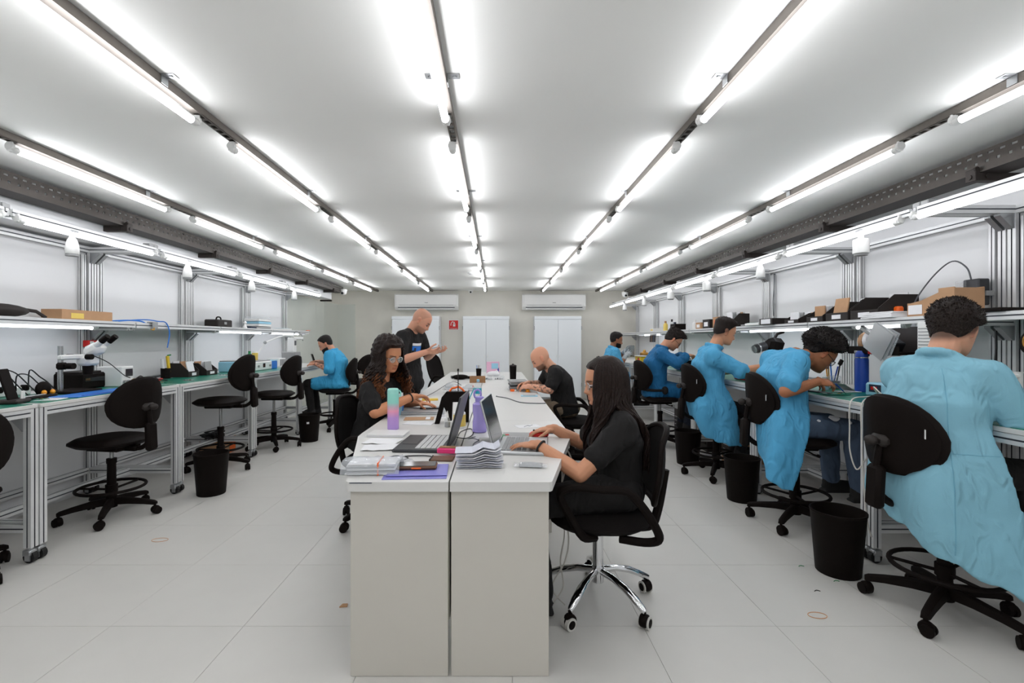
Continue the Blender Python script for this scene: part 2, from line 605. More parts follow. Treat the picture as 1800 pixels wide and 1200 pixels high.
# fire extinguisher sign
t = thing('extinguisher_sign', 'red fire extinguisher sign with white pictogram on the end wall', 'sign', (-.945, YB-.003, 1.63))
MB().box((0, 0, 0), (.235, .004, .22)).build('white_border', 'white_plastic', t)
MB().box((0, -.004, .012), (.2, .004, .165)).build('red_field', 'red', t)
MB().box((0, -.004, -.088), (.2, .004, .026)).build('caption_strip', 'red', t)
m = MB()
body = [(-.022, -.05), (.03, -.05), (.03, .012), (.018, .028), (-.01, .028), (-.022, .012)]
Mx = Matrix(((1, 0, 0), (0, 0, 1), (0, 1, 0)))
m.prism([(x+.008, z+.012) for x, z in body], -.009, -.006, Mx)
m.box((.012, -.0075, .052), (.026, .003, .022)).box((-.012, -.0075, .063), (.05, .003, .012), rot=ry(.25))
m.tube([(-.02, -.0075, .058), (-.05, -.0075, .045), (-.058, -.0075, .01), (-.06, -.0075, -.02)], .007, n=5)
m.build('extinguisher_pictogram', 'white_plastic', t)
m = MB()
for k in range(4):
    m.box((-.006+.01*k+.002, -.0105, .015), (.004, .002, .04))
m.build('pictogram_detail', 'red', t)
m = MB()
for k in range(10):
    m.box((-.075+.0165*k, -.0065, -.088), (.010 if k % 3 else .006, .002, .009))
m.build('caption_letters', 'white_plastic', t)

def dome_camera(p, label, s=1.0):
    t = thing('security_camera', label, 'camera', p)
    MB().cyl((0, 0, -.012*s), (0, 0, .01*s), .055*s, n=18).build('mount', 'white_plastic', t, True)
    MB().lathe([(.05*s, -.01*s), (.05*s, -.035*s), (.038*s, -.06*s), (.014*s, -.072*s)], 18).build('dome', 'white_plastic', t, True)
    MB().cyl((0, -.03*s, -.045*s), (0, -.062*s, -.05*s), .018*s, n=12).build('lens', 'dark_screen', t, True)
    return t
dome_camera((-.56, 10.35, H), 'small white dome camera on the ceiling between the air conditioners')
dome_camera((-3.02, 9.42, H-.10), 'white dome camera at the end of the left cable tray', 1.3)
dome_camera((2.62, 9.75, H-.12), 'white dome camera at the end of the right cable tray', 1.2)
t = thing('smoke_detector', 'flat round smoke detector on the ceiling beside the centre tube row', 'detector', (-.42, 7.6, H))
MB().lathe([(.05, 0), (.05, -.015), (.035, -.03)], 16).build('housing', 'white_plastic', t, True)
MB().lathe([(.02, -.029), (.018, -.036)], 12).build('sensor', 'grey_plastic', t, True)
MB().box((0, 0, 0), (.22, .05, .03), bev=.006).build('wall_sensor', 'charcoal', tag(thing('junction_box', 'small dark box under the end of the left soffit', 'box', (-3.32, 9.3, 2.06)), 'small dark box under the end of the left soffit', 'box'))

# ================================================================== workbenches
BH = .915
def caster_mesh():
    m = MB()
    m.cyl((0, 0, .075), (0, 0, .105), .012, n=8)
    m.box((0, -.006, .06), (.05, .05, .035), bev=.006)
    m.box((.02, 0, .045), (.006, .03, .06)).box((-.02, 0, .045), (.006, .03, .06))
    m.m = 1
    m.cyl((-.015, 0, .034), (.015, 0, .034), .0335, n=14)
    return m.mesh('caster', ['zinc', 'rubber'], True)
def gusset_mesh():
    M = Matrix(((1, 0, 0), (0, 0, 1), (0, 1, 0)))
    return MB().prism([(0, 0), (.085, 0), (.085, -.012), (.012, -.085), (0, -.085)], -.018, .018, M).mesh('gusset', 'zinc')
def workbench(x_front, D, y0, s, label, shelf=True, last=False):
    """bench bay from y0 to y0+1.245; local +x runs from the front edge towards the wall"""
    t = thing('workbench', label, 'workbench', (x_front, y0+.6225, 0), 0 if s > 0 else PI, 'aluminium workbenches')
    w = 1.235; hy = w/2
    MB().box((D/2-.01, 0, BH-.011), (D-.02, w-.004, .022), bev=.002).build('tabletop', 'laminate', t)
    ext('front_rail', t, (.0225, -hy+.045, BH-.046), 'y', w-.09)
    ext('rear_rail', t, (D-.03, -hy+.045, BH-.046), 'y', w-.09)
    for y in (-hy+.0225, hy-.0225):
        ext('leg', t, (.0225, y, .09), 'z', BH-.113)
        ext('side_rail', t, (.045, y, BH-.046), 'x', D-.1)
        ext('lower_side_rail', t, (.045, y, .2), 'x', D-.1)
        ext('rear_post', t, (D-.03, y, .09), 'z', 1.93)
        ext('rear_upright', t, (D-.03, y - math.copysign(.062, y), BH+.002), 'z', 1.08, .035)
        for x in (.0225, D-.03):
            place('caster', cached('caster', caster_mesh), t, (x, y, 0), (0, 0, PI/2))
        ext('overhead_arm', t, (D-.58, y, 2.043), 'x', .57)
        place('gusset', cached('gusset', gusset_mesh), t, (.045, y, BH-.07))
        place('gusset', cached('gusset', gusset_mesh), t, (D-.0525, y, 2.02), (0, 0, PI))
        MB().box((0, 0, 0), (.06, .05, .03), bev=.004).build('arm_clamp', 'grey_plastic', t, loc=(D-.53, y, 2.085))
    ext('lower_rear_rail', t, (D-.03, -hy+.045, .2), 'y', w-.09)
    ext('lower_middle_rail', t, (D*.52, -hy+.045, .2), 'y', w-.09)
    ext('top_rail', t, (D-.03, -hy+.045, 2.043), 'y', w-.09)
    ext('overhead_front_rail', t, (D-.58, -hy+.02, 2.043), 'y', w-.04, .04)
    MB().box((D-.003, 0, 1.49), (.008, w-.02, 1.12)).build('back_panel', 'wall_white', t)
    MB().box((D-.003, 0, .52), (.008, w-.02, .6)).build('lower_back_panel', 'wall_white', t)
    if shelf:
        MB().box((D-.21, 0, 1.425), (.33, w-.004, .022), bev=.002).build('shelf_board', 'laminate', t)
        ext('shelf_front_rail', t, (D-.385, -hy+.004, 1.416), 'y', w-.008)
        for y in (-hy+.0225, hy-.0225):
            ext('shelf_bracket', t, (D-.365, y, 1.392), 'x', .31, .04)
            place('gusset', cached('gusset', gusset_mesh), t, (D-.0525, y, 1.372), (0, 0, PI))
    return t
def spot_lamp(x, y, label, kind, k=0):
    t = thing('spot_lamp', label, 'lamp', (x, y, 2.02), (k % 3-1)*.15, 'spot lamps on the bench frames')
    MB().cyl((0, 0, -.03), (0, 0, .005), .014, n=10).box((0, 0, 0), (.05, .05, .012), bev=.003).build('mount', 'zinc', t)
    m = MB()
    if kind == 'cone':
        m.lathe([(.014, -.02), (.017, -.04), (.028, -.06), (.036, -.09), (.039, -.12), (.039, -.148), (.036, -.152)], 18)
    else:
        m.lathe([(.016, -.02), (.016, -.05), (.044, -.058), (.047, -.065), (.047, -.15), (.044, -.153)], 18)
    m.build('lamp_shade', 'white_plastic', t, True)
    MB().lathe([(.037, -.146), (.037, -.166)], 18).build('lens_ring', 'grey_plastic', t, True)
    return t
RX, RD = 2.17, .87
LX, LD = -2.68, .78
NB = ['nearest the camera', 'second from the camera', 'third from the camera', 'fourth from the camera', 'fifth from the camera', 'sixth from the camera', 'last in the row by the end wall']
for k in range(7):
    y = GRID[k]
    workbench(RX, RD, y, 1, 'aluminium workbench on the right-hand side, ' + NB[k])
    lab = 'tube light over the right-hand workbench ' + NB[k]
    tube_lamp(lab, (RX+RD-.60, y+.10, 2.005), 1.13, 'bench', .0165, 'tube lights over the benches')
for k in range(5):
    y = GRID[k]
    workbench(LX, LD, y, -1, 'aluminium workbench on the left-hand side, ' + (NB[k] if k < 4 else 'last in the row by the glass'))
    tube_lamp('tube light over the left-hand workbench ' + (NB[k] if k < 4 else 'last in the row by the glass'), (LX-LD+.60, y+.06, 2.005), 1.13, 'bench', .0165, 'tube lights over the benches')
for i, y in enumerate((3.2, 4.42, 5.55, 6.7, 7.9, 9.1)):
    spot_lamp(RX+RD-.6, y, ORD[i]+' white spot lamp from the camera along the right-hand benches', 'can' if i in (0, 2, 3) else 'cone', i)
for i, y in enumerate((3.22, 4.42, 5.58, 6.75)):
    spot_lamp(LX-LD+.6, y, ORD[i]+' white spot lamp from the camera along the left-hand benches', 'cone', i)
# tubes under the shelves
for i, (x, y, lab) in enumerate(((LX-LD+.26, 2.85, 'under the left shelf beside the microscope'), (LX-LD+.26, 5.4, 'under the left shelf above the third bench'),
                     (LX-LD+.26, 6.62, 'under the left shelf at the magnifier lamp'), (RX+RD-.26, 4.15, 'under the right shelf above the inspection lens'),
                     (RX+RD-.30, 3.2, 'under the right shelf above the blue bottle'), (RX+RD-.26, 7.88, 'under the right shelf by the man in gloves'))):
    tube_lamp('tube light ' + lab, (x, y, 1.385), .95 if i == 0 else .45 if 'blue bottle' in lab else 1.1, 'shelf', .011, 'tube lights under the shelves')
# green antistatic mats
def green_mat(x0, x1, y0, y1, label):
    o = MB().box(((x0+x1)/2, (y0+y1)/2, BH+.0015), (abs(x1-x0), y1-y0, .003)).build('antistatic_mat', 'esd_green')
    return tag(o, label, 'mat', 'green antistatic mats')
for k in range(5):
    y = GRID[k]
    green_mat(RX+.01, RX+.55, y+.03, y+1.215, 'green antistatic mat on the right-hand workbench ' + NB[k])
for k in range(4):
    y = GRID[k]
    green_mat(LX-.01, LX-.52, y+.03, y+1.215, 'green antistatic mat on the left-hand workbench ' + NB[k])

# ================================================================== centre desks
DC = -.18; DZ = .75
DY = [1.81, 3.2, 4.5, 5.8, 7.1, 8.1]
def desk(side, k):
    s = 1 if side == 'right' else -1
    y0, y1 = DY[k], DY[k+1]
    where = ['nearest the camera', 'second from the camera', 'third from the camera', 'fourth from the camera', 'farthest from the camera'][k]
    t = thing('desk', 'white desk in the %s-hand row of the centre island, %s' % (side, where), 'desk', (DC, y0, 0), 0, 'centre island desks')
    L = y1-y0-.003
    a = .003
    if k == 0:
        poly = [(s*a, 0), (s*.382, 0), (s*.392, .01), (s*.56, .72), (s*.595, .86), (s*.60, .95), (s*.60, L), (s*a, L)]
    else:
        poly = [(s*a, 0), (s*.60, 0), (s*.60, L), (s*a, L)]
    if s < 0: poly = poly[::-1]
    MB().prism(poly, DZ-.036, DZ).build('desktop', 'laminate', t)
    if k == 0:
        MB().box((s*.193, .03, (DZ-.036)/2), (.374, .02, DZ-.037), bev=.002).build('end_panel', 'desk_panel', t)
        if s < 0:
            MB().box((-.335, -.0012, DZ-.003), (.085, .0016, .003)).build('edge_tape', 'ink_navy', t)
        MB().box((s*.012, .6, .45), (.018, 1.1, .5)).build('modesty_panel', 'desk_panel', t)
    else:
        MB().box((s*.3, .014, (DZ-.036)/2), (.5, .025, DZ-.037), bev=.002).build('panel_leg', 'desk_panel', t)
        MB().box((s*.012, L/2+.02, .45), (.018, L-.06, .5)).build('modesty_panel', 'desk_panel', t)
    if k == 4:
        MB().box((s*.3, L-.014, (DZ-.036)/2), (.5, .025, DZ-.037), bev=.002).build('panel_leg', 'desk_panel', t)
    return t
for k in range(5):
    desk('left', k); desk('right', k)

# ================================================================== chairs
def pad_mesh(mb, w, h, th, M, curv=0.0, ex=2.6, top=0.0, n=30, rings=6, edge=.35):
    """cushion: outline in the local yz plane (y width, z height), thickness along x"""
    def outline(a):
        c, sn = math.cos(a), math.sin(a)
        r = (abs(c)**ex + abs(sn)**ex)**(-1/ex)
        y, z = r*c, r*sn
        if top: y *= 1 - top*max(0, z)
        return y*w/2, z*h/2
    vs = []; fs = []
    for side in (1, -1):
        for i in range(rings+1):
            f = i/rings
            for j in range(n):
                y, z = outline(2*PI*j/n)
                y *= f; z *= f
                t = th/2*(edge + (1-edge)*math.sqrt(max(0, 1-f**4))) if i < rings else th/2*edge*.4
                x = side*t + curv*((y/(w/2))**2)
                vs.append(M @ Vector((x, y, z)))
    K = (rings+1)*n
    for k in range(2):
        for i in range(rings):
            for j in range(n):
                q = (k*K+i*n+j, k*K+i*n+(j+1) % n, k*K+(i+1)*n+(j+1) % n, k*K+(i+1)*n+j)
                fs.append(q if k == 0 else q[::-1])
    for j in range(n):
        fs.append((rings*n+j, rings*n+(j+1) % n, K+rings*n+(j+1) % n, K+rings*n+j))
    mb.add(vs, fs)
    return mb
T3 = lambda x, y, z: Matrix.Translation((x, y, z))
def castor_mesh(ring):
    m = MB()
    m.cyl((0, 0, .05), (0, 0, .075), .008, n=8)
    m.lathe([(.026, -.017), (.029, -.01), (.029, .01), (.026, .017)], 14, (.004, 0, .036), M=Matrix(((1, 0, 0), (0, 0, 1), (0, 1, 0))))
    m.cyl((.012, -.022, .027), (.012, -.007, .027), .027, n=16).cyl((.012, .007, .027), (.012, .022, .027), .027, n=16)
    if ring:
        m.m = 1
        m.cyl((.012, -.0235, .027), (.012, -.006, .027), .0285, n=16).cyl((.012, .006, .027), (.012, .0235, .027), .0285, n=16)
        m.m = 0
        m.cyl((.012, -.025, .027), (.012, -.02, .027), .019, n=14).cyl((.012, .02, .027), (.012, .025, .027), .019, n=14)
        return m.mesh('caster', ['black_plastic', 'caster_ring'], True)
    return m.mesh('caster', 'black_plastic', True)
def leg_mesh(kind):
    m = MB()
    if kind == 'stool':
        rings = []
        for x, w, h, z in ((.02, .05, .05, .115), (.12, .046, .042, .112), (.22, .04, .034, .1), (.285, .036, .03, .088), (.30, .028, .02, .084)):
            rings.append([Vector((x, -w/2, z-h/2)), Vector((x, w/2, z-h/2)), Vector((x, w*.42, z+h*.32)), Vector((x, w*.2, z+h/2)), Vector((x, -w*.2, z+h/2)), Vector((x, -w*.42, z+h*.32))])
        m.loft(rings)
        return m.mesh('leg', 'black_plastic', True)
    rings = []
    for x, w, h, z in ((.02, .032, .036, .155), (.1, .034, .032, .152), (.17, .042, .03, .135), (.23, .042, .028, .108), (.275, .03, .03, .082), (.285, .02, .03, .075)):
        rings.append([Vector((x + math.sin(a)*h/2*(.35 if x > .15 else 0), w/2*math.cos(a), z + h/2*math.sin(a))) for a in [2*PI*j/10 for j in range(10)]])
    m.loft(rings)
    return m.mesh('leg', 'chrome', True)
def five_star(t, kind, a0):
    for k in range(5):
        a = a0 + k*2*PI/5
        lg = place('leg', cached(('leg', kind), lambda: leg_mesh(kind)), t, (0, 0, 0), (0, 0, a))
        place('caster', cached(('castor', kind), lambda: castor_mesh(kind != 'stool')), lg, (.288 if kind == 'stool' else .278, 0, 0), (0, 0, random.uniform(-2.5, 2.5)))
def stool(label, loc, rot, sh=.6, a0=0.3, back_h=.0, ring=True, back_w=.44, seat_w=.46):
    """lab stool facing local +x; sh = seat height"""
    t = thing('lab_stool', label, 'stool', (loc[0], loc[1], 0), rot, 'black lab stools')
    five_star(t, 'stool', a0)
    MB().cyl((0, 0, .07), (0, 0, .15), .036, .034, n=16).build('hub', 'black_plastic', t, True)
    lo = min(.42, sh-.12)
    MB().cyl((0, 0, .14), (0, 0, lo), .030, .027, n=16).cyl((0, 0, lo-.03), (0, 0, lo+.005), .032, n=16).build('column_cover', 'black_plastic', t, True)
    MB().cyl((0, 0, lo), (0, 0, sh-.06), .014, n=12).build('gas_lift', 'steel', t, True)
    if ring:
        fr = MB()
        fr.tube([(.205*math.cos(a), .205*math.sin(a), .215) for a in [2*PI*i/30 for i in range(30)]], .011, n=8, closed=True)
        for a in (.4, .4+2*PI/3, .4+4*PI/3):
            fr.cyl((.03*math.cos(a), .03*math.sin(a), .2), (.2*math.cos(a), .2*math.sin(a), .215), .008, n=6)
        fr.cyl((0, 0, .18), (0, 0, .235), .038, n=14)
        fr.build('foot_ring', 'black_plastic', t, True)
    MB().box((-.02, 0, sh-.065), (.26, .2, .035), bev=.008).box((-.16, 0, sh-.07), (.14, .07, .03), bev=.005).build('seat_plate', 'black_plastic', t)
    MB().tube([(.02, -.08, sh-.075), (.03, -.2, sh-.085), (.03, -.24, sh-.08)], .006, n=6).ell((.03, -.25, sh-.08), (.012, .02, .01), n=8, m=6).build('lever', 'black_plastic', t, True)
    M = T3(0, 0, sh-.02) @ Matrix.Rotation(-PI/2, 4, 'Y') 
    m = MB(); pad_mesh(m, seat_w, seat_w-.02, .075, M, 0, 2.9, .06)
    m.build('seat', 'black_vinyl', t, True)
    bz = sh + .265 + back_h
    # support bar with its cover
    MB().tube(spline([(-.16, 0, sh-.07), (-.26, 0, sh-.06), (-.33, 0, sh+.02), (-.322, 0, sh+.15), (-.305, 0, bz-.03)], 5), .017, n=8).build('back_bar', 'black_plastic', t, True)
    MB().box((-.332, 0, sh+.02), (.05, .085, .2), rot=ry(.05), bev=.016).build('bar_cover', 'black_plastic', t, True)
    MB().box((-.305, 0, bz-.03), (.06, .1, .055), bev=.018).ell((-.352, 0, bz-.03), (.026, .032, .024)).build('tilt_knob', 'charcoal', t, True)
    m = MB(); pad_mesh(m, back_w, .37, .055, T3(-.275, 0, bz) @ Matrix.Rotation(-.06, 4, 'Y'), .085, 2.35, .16)
    m.build('backrest', 'black_vinyl', t, True)
    m = MB(); pad_mesh(m, back_w-.02, .35, .02, T3(-.302, 0, bz) @ Matrix.Rotation(-.06, 4, 'Y'), .085, 2.35, .16)
    bk = m.build('back_shell', 'black_plastic', t, True)
    return t
def add_tag(t, bz, y=.17):
    MB().box((-.258, y, bz), (.003, .018, .04), rot=rz(-.6 if y < 0 else .6)).build('care_label', 'white_plastic', t)
def mesh_chair(label, loc, rot, base='chrome', sh=.46, a0=.2, arms=True, back_tilt=.12, lift='chrome', bh=.5):
    """office chair facing local +x with a curved back and looped armrests"""
    t = thing('office_chair', label, 'chair', (loc[0], loc[1], 0), rot, 'black office chairs')
    five_star(t, 'office' if base == 'chrome' else 'stool', a0)
    MB().cyl((0, 0, .10), (0, 0, .18), .03, n=16).build('hub', 'chrome' if base == 'chrome' else 'black_plastic', t, True)
    MB().cyl((0, 0, .17), (0, 0, sh-.13), .026, n=16).cyl((0, 0, sh-.16), (0, 0, sh-.06), .015, n=12).build('gas_lift', lift if base == 'chrome' else 'black_plastic', t, True)
    MB().box((0, 0, sh-.075), (.24, .2, .04), bev=.01).build('tilt_mechanism', 'black_plastic', t)
    m = MB(); pad_mesh(m, .5, .48, .085, T3(0, 0, sh-.02) @ Matrix.Rotation(-PI/2, 4, 'Y'), 0, 3.0, .05)
    m.build('seat', 'black_fabric', t, True)
    # back: frame loop and mesh panel
    def bp(y, z):
        f = (z-sh)/bh
        return Vector((-.23 - back_tilt*f*bh*1.1 + .06*(y/.22)**2 - .05*math.sin(PI*min(1, max(0, f)))*.6, y, z))
    loop = []
    for i in range(36):
        a = 2*PI*i/36
        c, s_ = math.cos(a), math.sin(a)
        r = (abs(c)**3.2 + abs(s_)**3.2)**(-1/3.2)
        loop.append(bp(.22*r*c*(1-.12*max(0, s_)), sh+.06+bh/2 + (bh/2)*r*s_))
    MB().tube(loop, .014, n=8, closed=True).build('back_frame', 'black_plastic', t, True)
    grid = []
    for i in range(11):
        f = -1+2*i/10
        row = []
        for j in range(11):
            g = -1+2*j/10
            lim = (max(0, 1-abs(f)**3.2))**(1/3.2)
            row.append(bp(.215*g*max(lim, .35)*(1-.12*max(0, f)), sh+.06+bh/2 + bh/2*.97*f))
        grid.append(row)
    MB().sheet(grid, .008).build('mesh_panel', 'black_fabric', t, True)
    MB().tube(spline([(-.08, 0, sh-.075), (-.24, 0, sh-.08), (-.285, 0, sh), (-.30-back_tilt*.1, 0, sh+.2)], 5), .022, n=8).build('back_bar', 'black_plastic', t, True)
    if arms:
        for s in (-1, 1):
            p = spline([(.03, s*.19, sh-.07), (.09, s*.26, sh-.04), (.15, s*.275, sh+.06), (.19, s*.28, sh+.15), (.13, s*.28, sh+.18), (0, s*.28, sh+.175), (-.10, s*.28, sh+.17), (-.17, s*.28, sh+.10), (-.225, s*.275, sh+.01), (-.235, s*.26, sh-.04), (-.18, s*.23, sh-.065), (-.08, s*.19, sh-.07)], 4)
            MB().tube(p, .019, n=8).build('armrest', 'black_plastic', t, True)
    return t

# stools along the left benches
stool('black lab stool cut off by the left edge of the picture', (-2.93, 2.50), PI-.3, .48, 1.0)
stool('black lab stool in front of the microscope', (-2.82, 3.50), PI-.16, .575, .95)
stool('black lab stool with tall lift beside the orange box', (-2.76, 4.78), PI+.02, .70, .5)
stool('black lab stool with its back towards the bearded man', (-2.68, 5.75), PI-.05, .66, .9)
stool('black lab stool under the bearded man', (-2.36, 6.98), PI+.12, .585, .25)
stool('empty black stool behind the bearded man', (-2.42, 8.35), PI-.5, .60, .7)
# stools along the right benches
s_ = stool('black lab stool under the man in the foreground coat', (2.11, 2.25), .02, .585, -.05, seat_w=.40)
add_tag(s_, .88, -.175)
s_ = stool('black lab stool under the man in ripped jeans', (2.10, 3.36), -.15, .615, .25)
add_tag(s_, .90, -.175)
s_ = stool('black lab stool under the man reaching to the inspection lens', (2.09, 4.55), .0, .62, .4)
add_tag(s_, .91, -.175)
stool('black lab stool under the man in the dark blue coat', (2.0, 5.85), .1, .60, .1)
stool('black lab stool under the man wearing gloves', (1.98, 7.95), -.05, .58, .5)
# office chairs around the centre desks
mesh_chair('black office chair with chrome base under the long-haired woman', (.50, 2.36), PI-.12, 'chrome', .46, -.22, True, .2, 'chrome', .35)
mesh_chair('black office chair under the bald man with the tattooed arm', (.80, 5.05), PI-.1, 'black', .46, .3, True, .1)
mesh_chair('black office chair under the curly-haired woman', (-.84, 3.44), -.12, 'black', .46, .4, True, .12, 'chrome', .36)
mesh_chair('empty office chair turned away at the far end of the desks', (-.86, 8.55), -.5, 'black', .48, .4, True, .3)

# ================================================================== waste bins
def waste_bin(label, x, y, lab=False):
    t = thing('waste_bin', label, 'waste bin', (x, y, 0), random.uniform(0, 3), 'black waste bins')
    def mk():
        return MB().lathe([(.105, 0), (.108, .004), (.132, .33), (.136, .335), (.136, .345), (.129, .345), (.126, .33), (.102, .012), (.001, .011)], 28).mesh('bin_body', 'black_plastic', True)
    place('bin_body', cached('bin', mk), t)
    return t
waste_bin('black waste bin by the front bench leg near the empty stools', -2.40, 4.02)
b = waste_bin('black waste bin with a small white sticker near the bearded man', -2.40, 6.12)
MB().box((0, -.1255, 0), (.03, .002, .025)).build('sticker', 'white_plastic', b, loc=(0, 0, .25), rot=(0, 0, -b.rotation_euler.z+.25))
waste_bin('black waste bin behind the stool of the man reaching to the lens', 2.0, 5.0)
waste_bin('black waste bin between the two middle stools on the right', 1.98, 3.86)
waste_bin('black waste bin beside the foreground stool on the right', 1.90, 2.66)

# ================================================================== people
def vcol_mat(name, rough, sub=.0, bump=0.0):
    m = bpy.data.materials.new(name); m.use_nodes = True
    nt = m.node_tree; b = nt.nodes['Principled BSDF']
    a = nt.nodes.new('ShaderNodeAttribute'); a.attribute_name = 'tone'
    nt.links.new(a.outputs['Color'], b.inputs['Base Color'])
    b.inputs['Roughness'].default_value = rough
    b.inputs['Specular IOR Level'].default_value = .3
    if sub:
        b.inputs['Subsurface Weight'].default_value = sub
        b.inputs['Subsurface Radius'].default_value = (.012, .005, .003)
        b.inputs['Subsurface Scale'].default_value = .5
    if bump:
        tc = nt.nodes.new('ShaderNodeTexCoord')
        n = nt.nodes.new('ShaderNodeTexNoise'); n.inputs['Scale'].default_value = 220
        nt.links.new(tc.outputs['Object'], n.inputs['Vector'])
        bp = nt.nodes.new('ShaderNodeBump'); bp.inputs['Strength'].default_value = bump; bp.inputs['Distance'].default_value = .004
        nt.links.new(n.outputs['Fac'], bp.inputs['Height']); nt.links.new(bp.outputs[0], b.inputs['Normal'])
    MATS[name] = m
    return m
vcol_mat('skin', .48, .06, .05)
def cloth(name, col, rough=.8, fold=.6):
    m = mat(name, col, rough, var=.05, scale=9, bump=.2, bscale=420)
    nt = m.node_tree
    fine = [n for n in nt.nodes if n.bl_idname == 'ShaderNodeBump'][0]
    tc = [n for n in nt.nodes if n.bl_idname == 'ShaderNodeTexCoord'][0]
    mp = nt.nodes.new('ShaderNodeMapping'); mp.inputs['Rotation'].default_value = (.3, .5, .4); mp.inputs['Scale'].default_value = (1.3, 1, .55)
    nz = nt.nodes.new('ShaderNodeTexNoise'); nz.inputs['Scale'].default_value = 13; nz.inputs['Detail'].default_value = 2.5; nz.inputs['Distortion'].default_value = 1.4
    nz.noise_type = 'RIDGED_MULTIFRACTAL'
    bp = nt.nodes.new('ShaderNodeBump'); bp.inputs['Strength'].default_value = fold; bp.inputs['Distance'].default_value = .03
    nt.links.new(tc.outputs['Object'], mp.inputs['Vector']); nt.links.new(mp.outputs[0], nz.inputs['Vector'])
    nt.links.new(nz.outputs['Fac'], bp.inputs['Height']); nt.links.new(bp.outputs[0], fine.inputs['Normal'])
    return m
cloth('cloth_black', (17, 15, 15), .9, .5); cloth('cloth_dark', (22, 22, 27), .9); cloth('cloth_navy', (20, 28, 42), .85)
cloth('jeans', (76, 92, 114), .85); cloth('khaki', (120, 104, 86), .85)
cloth('coat_blue', (76, 158, 200)); cloth('coat_bright', (56, 156, 202)); cloth('coat_deep', (16, 94, 142)); cloth('coat_pale', (128, 180, 198))
def hairmat(name, col, rough=.5):
    m = mat(name, col, rough, var=.25, scale=60, bump=.4, bscale=160)
    m.node_tree.nodes['Principled BSDF'].inputs['Specular IOR Level'].default_value = .25
    return m
hairmat('hair_black', (20, 14, 12)); hairmat('hair_dark', (27, 18, 14)); hairmat('hair_brown', (27, 15, 10)); hairmat('hair_auburn', (96, 56, 31))
mat('eye_white', (150, 132, 122), .35); mat('iris', (40, 26, 18), .15)
mat('glove', (176, 180, 184), .6, var=.05)

def smoothstep(a, b, x):
    t = np.clip((x-a)/(b-a), 0, 1)
    return t*t*(3-2*t)
HEAD_Z = [.1165, .112, .104, .09, .07, .045, .02, 0, -.02, -.04, -.058, -.074, -.09, -.104, -.114, -.119]
HEAD_F = [.006, .028, .046, .067, .083, .0925, .0955, .0945, .090, .0895, .090, .0905, .089, .0875, .078, .055]
HEAD_B = [-.032, -.052, -.068, -.084, -.096, -.1025, -.1035, -.100, -.093, -.083, -.070, -.055, -.036, -.012, .012, .030]
HEAD_W = [.012, .030, .043, .056, .066, .0735, .0765, .0765, .0745, .0715, .068, .064, .058, .047, .033, .014]
def head_points(NZ=56, NA=64):
    """rings of a head; x forward, y left, z up, origin between the ears"""
    zs = np.array(HEAD_Z[::-1]); t = np.linspace(0, 1, len(zs))
    tt = np.linspace(0, 1, NZ)
    def cm(a):
        a = np.array(a[::-1]); return np.interp(tt, t, a)
    def sm(a):
        k = np.array([1, 2, 3, 2, 1.])/9; p = np.pad(a, 2, mode='edge'); p[:2] = a[0]; p[-2:] = a[-1]
        return np.convolve(p, k, 'valid')
    Z = sm(cm(HEAD_Z)); Fr = sm(cm(HEAD_F)); Bk = sm(cm(HEAD_B)); Wd = sm(cm(HEAD_W))
    A = np.linspace(0, 2*PI, NA, endpoint=False)
    P = np.zeros((NZ, NA, 3))
    for i in range(NZ):
        cx = Fr[i]*.18 + Bk[i]*.82 if False else (Fr[i]+Bk[i])/2 - .004
        c, s = np.cos(A), np.sin(A)
        ex = 2.25
        r = (np.abs(c)**ex + np.abs(s)**ex)**(-1/ex)
        a = np.where(c > 0, Fr[i]-cx, cx-Bk[i])
        P[i, :, 0] = cx + a*r*c; P[i, :, 1] = Wd[i]*r*s; P[i, :, 2] = Z[i]
    return P
def face_features(P):
    x, y, z = P[..., 0], P[..., 1], P[..., 2]
    front = smoothstep(.02, .075, x)
    g = lambda v, c, w: np.exp(-((v-c)/w)**2)
    nose = np.interp(z, [-.062, -.056, -.046, -.03, -.012, .006, .016], [0, .010, .027, .019, .011, .004, 0])
    wid = np.interp(z, [-.056, -.045, -.02, .01], [.0165, .014, .0095, .010])
    dx = nose*np.exp(-(y/wid)**2)
    dx += -.011*g(np.abs(y), .033, .015)*g(z, -.012, .012)          # eye sockets
    dx += .0045*g(z, .012, .008)*g(np.abs(y), .028, .024)            # brow
    dx += .0055*g(z, -.0705, .0045)*g(y, 0, .017) + .006*g(z, -.0815, .0048)*g(y, 0, .016)   # lips
    dx += -.0035*g(z, -.0760, .0022)*g(y, 0, .019) - .004*g(z, -.0915, .005)*g(y, 0, .02)
    dx += .006*g(z, -.106, .010)*g(y, 0, .017)                        # chin
    dx += .004*g(np.abs(y), .045, .015)*g(z, -.034, .014)             # cheekbones
    P = P.copy()
    P[..., 0] += dx*front
    return P
def grid_to_mb(mb, P, M=None):
    NZ, NA, _ = P.shape
    Q = P.reshape(-1, 3)
    if M is not None:
        R = np.array(M.to_3x3()); Q = Q @ R.T + np.array(M.translation)
    fs = [(i*NA+j, i*NA+(j+1) % NA, (i+1)*NA+(j+1) % NA, (i+1)*NA+j) for i in range(NZ-1) for j in range(NA)]
    fs.append(tuple(range(NA))[::-1]); fs.append(tuple(range((NZ-1)*NA, NZ*NA)))
    mb.add([tuple(q) for q in Q.tolist()], fs)
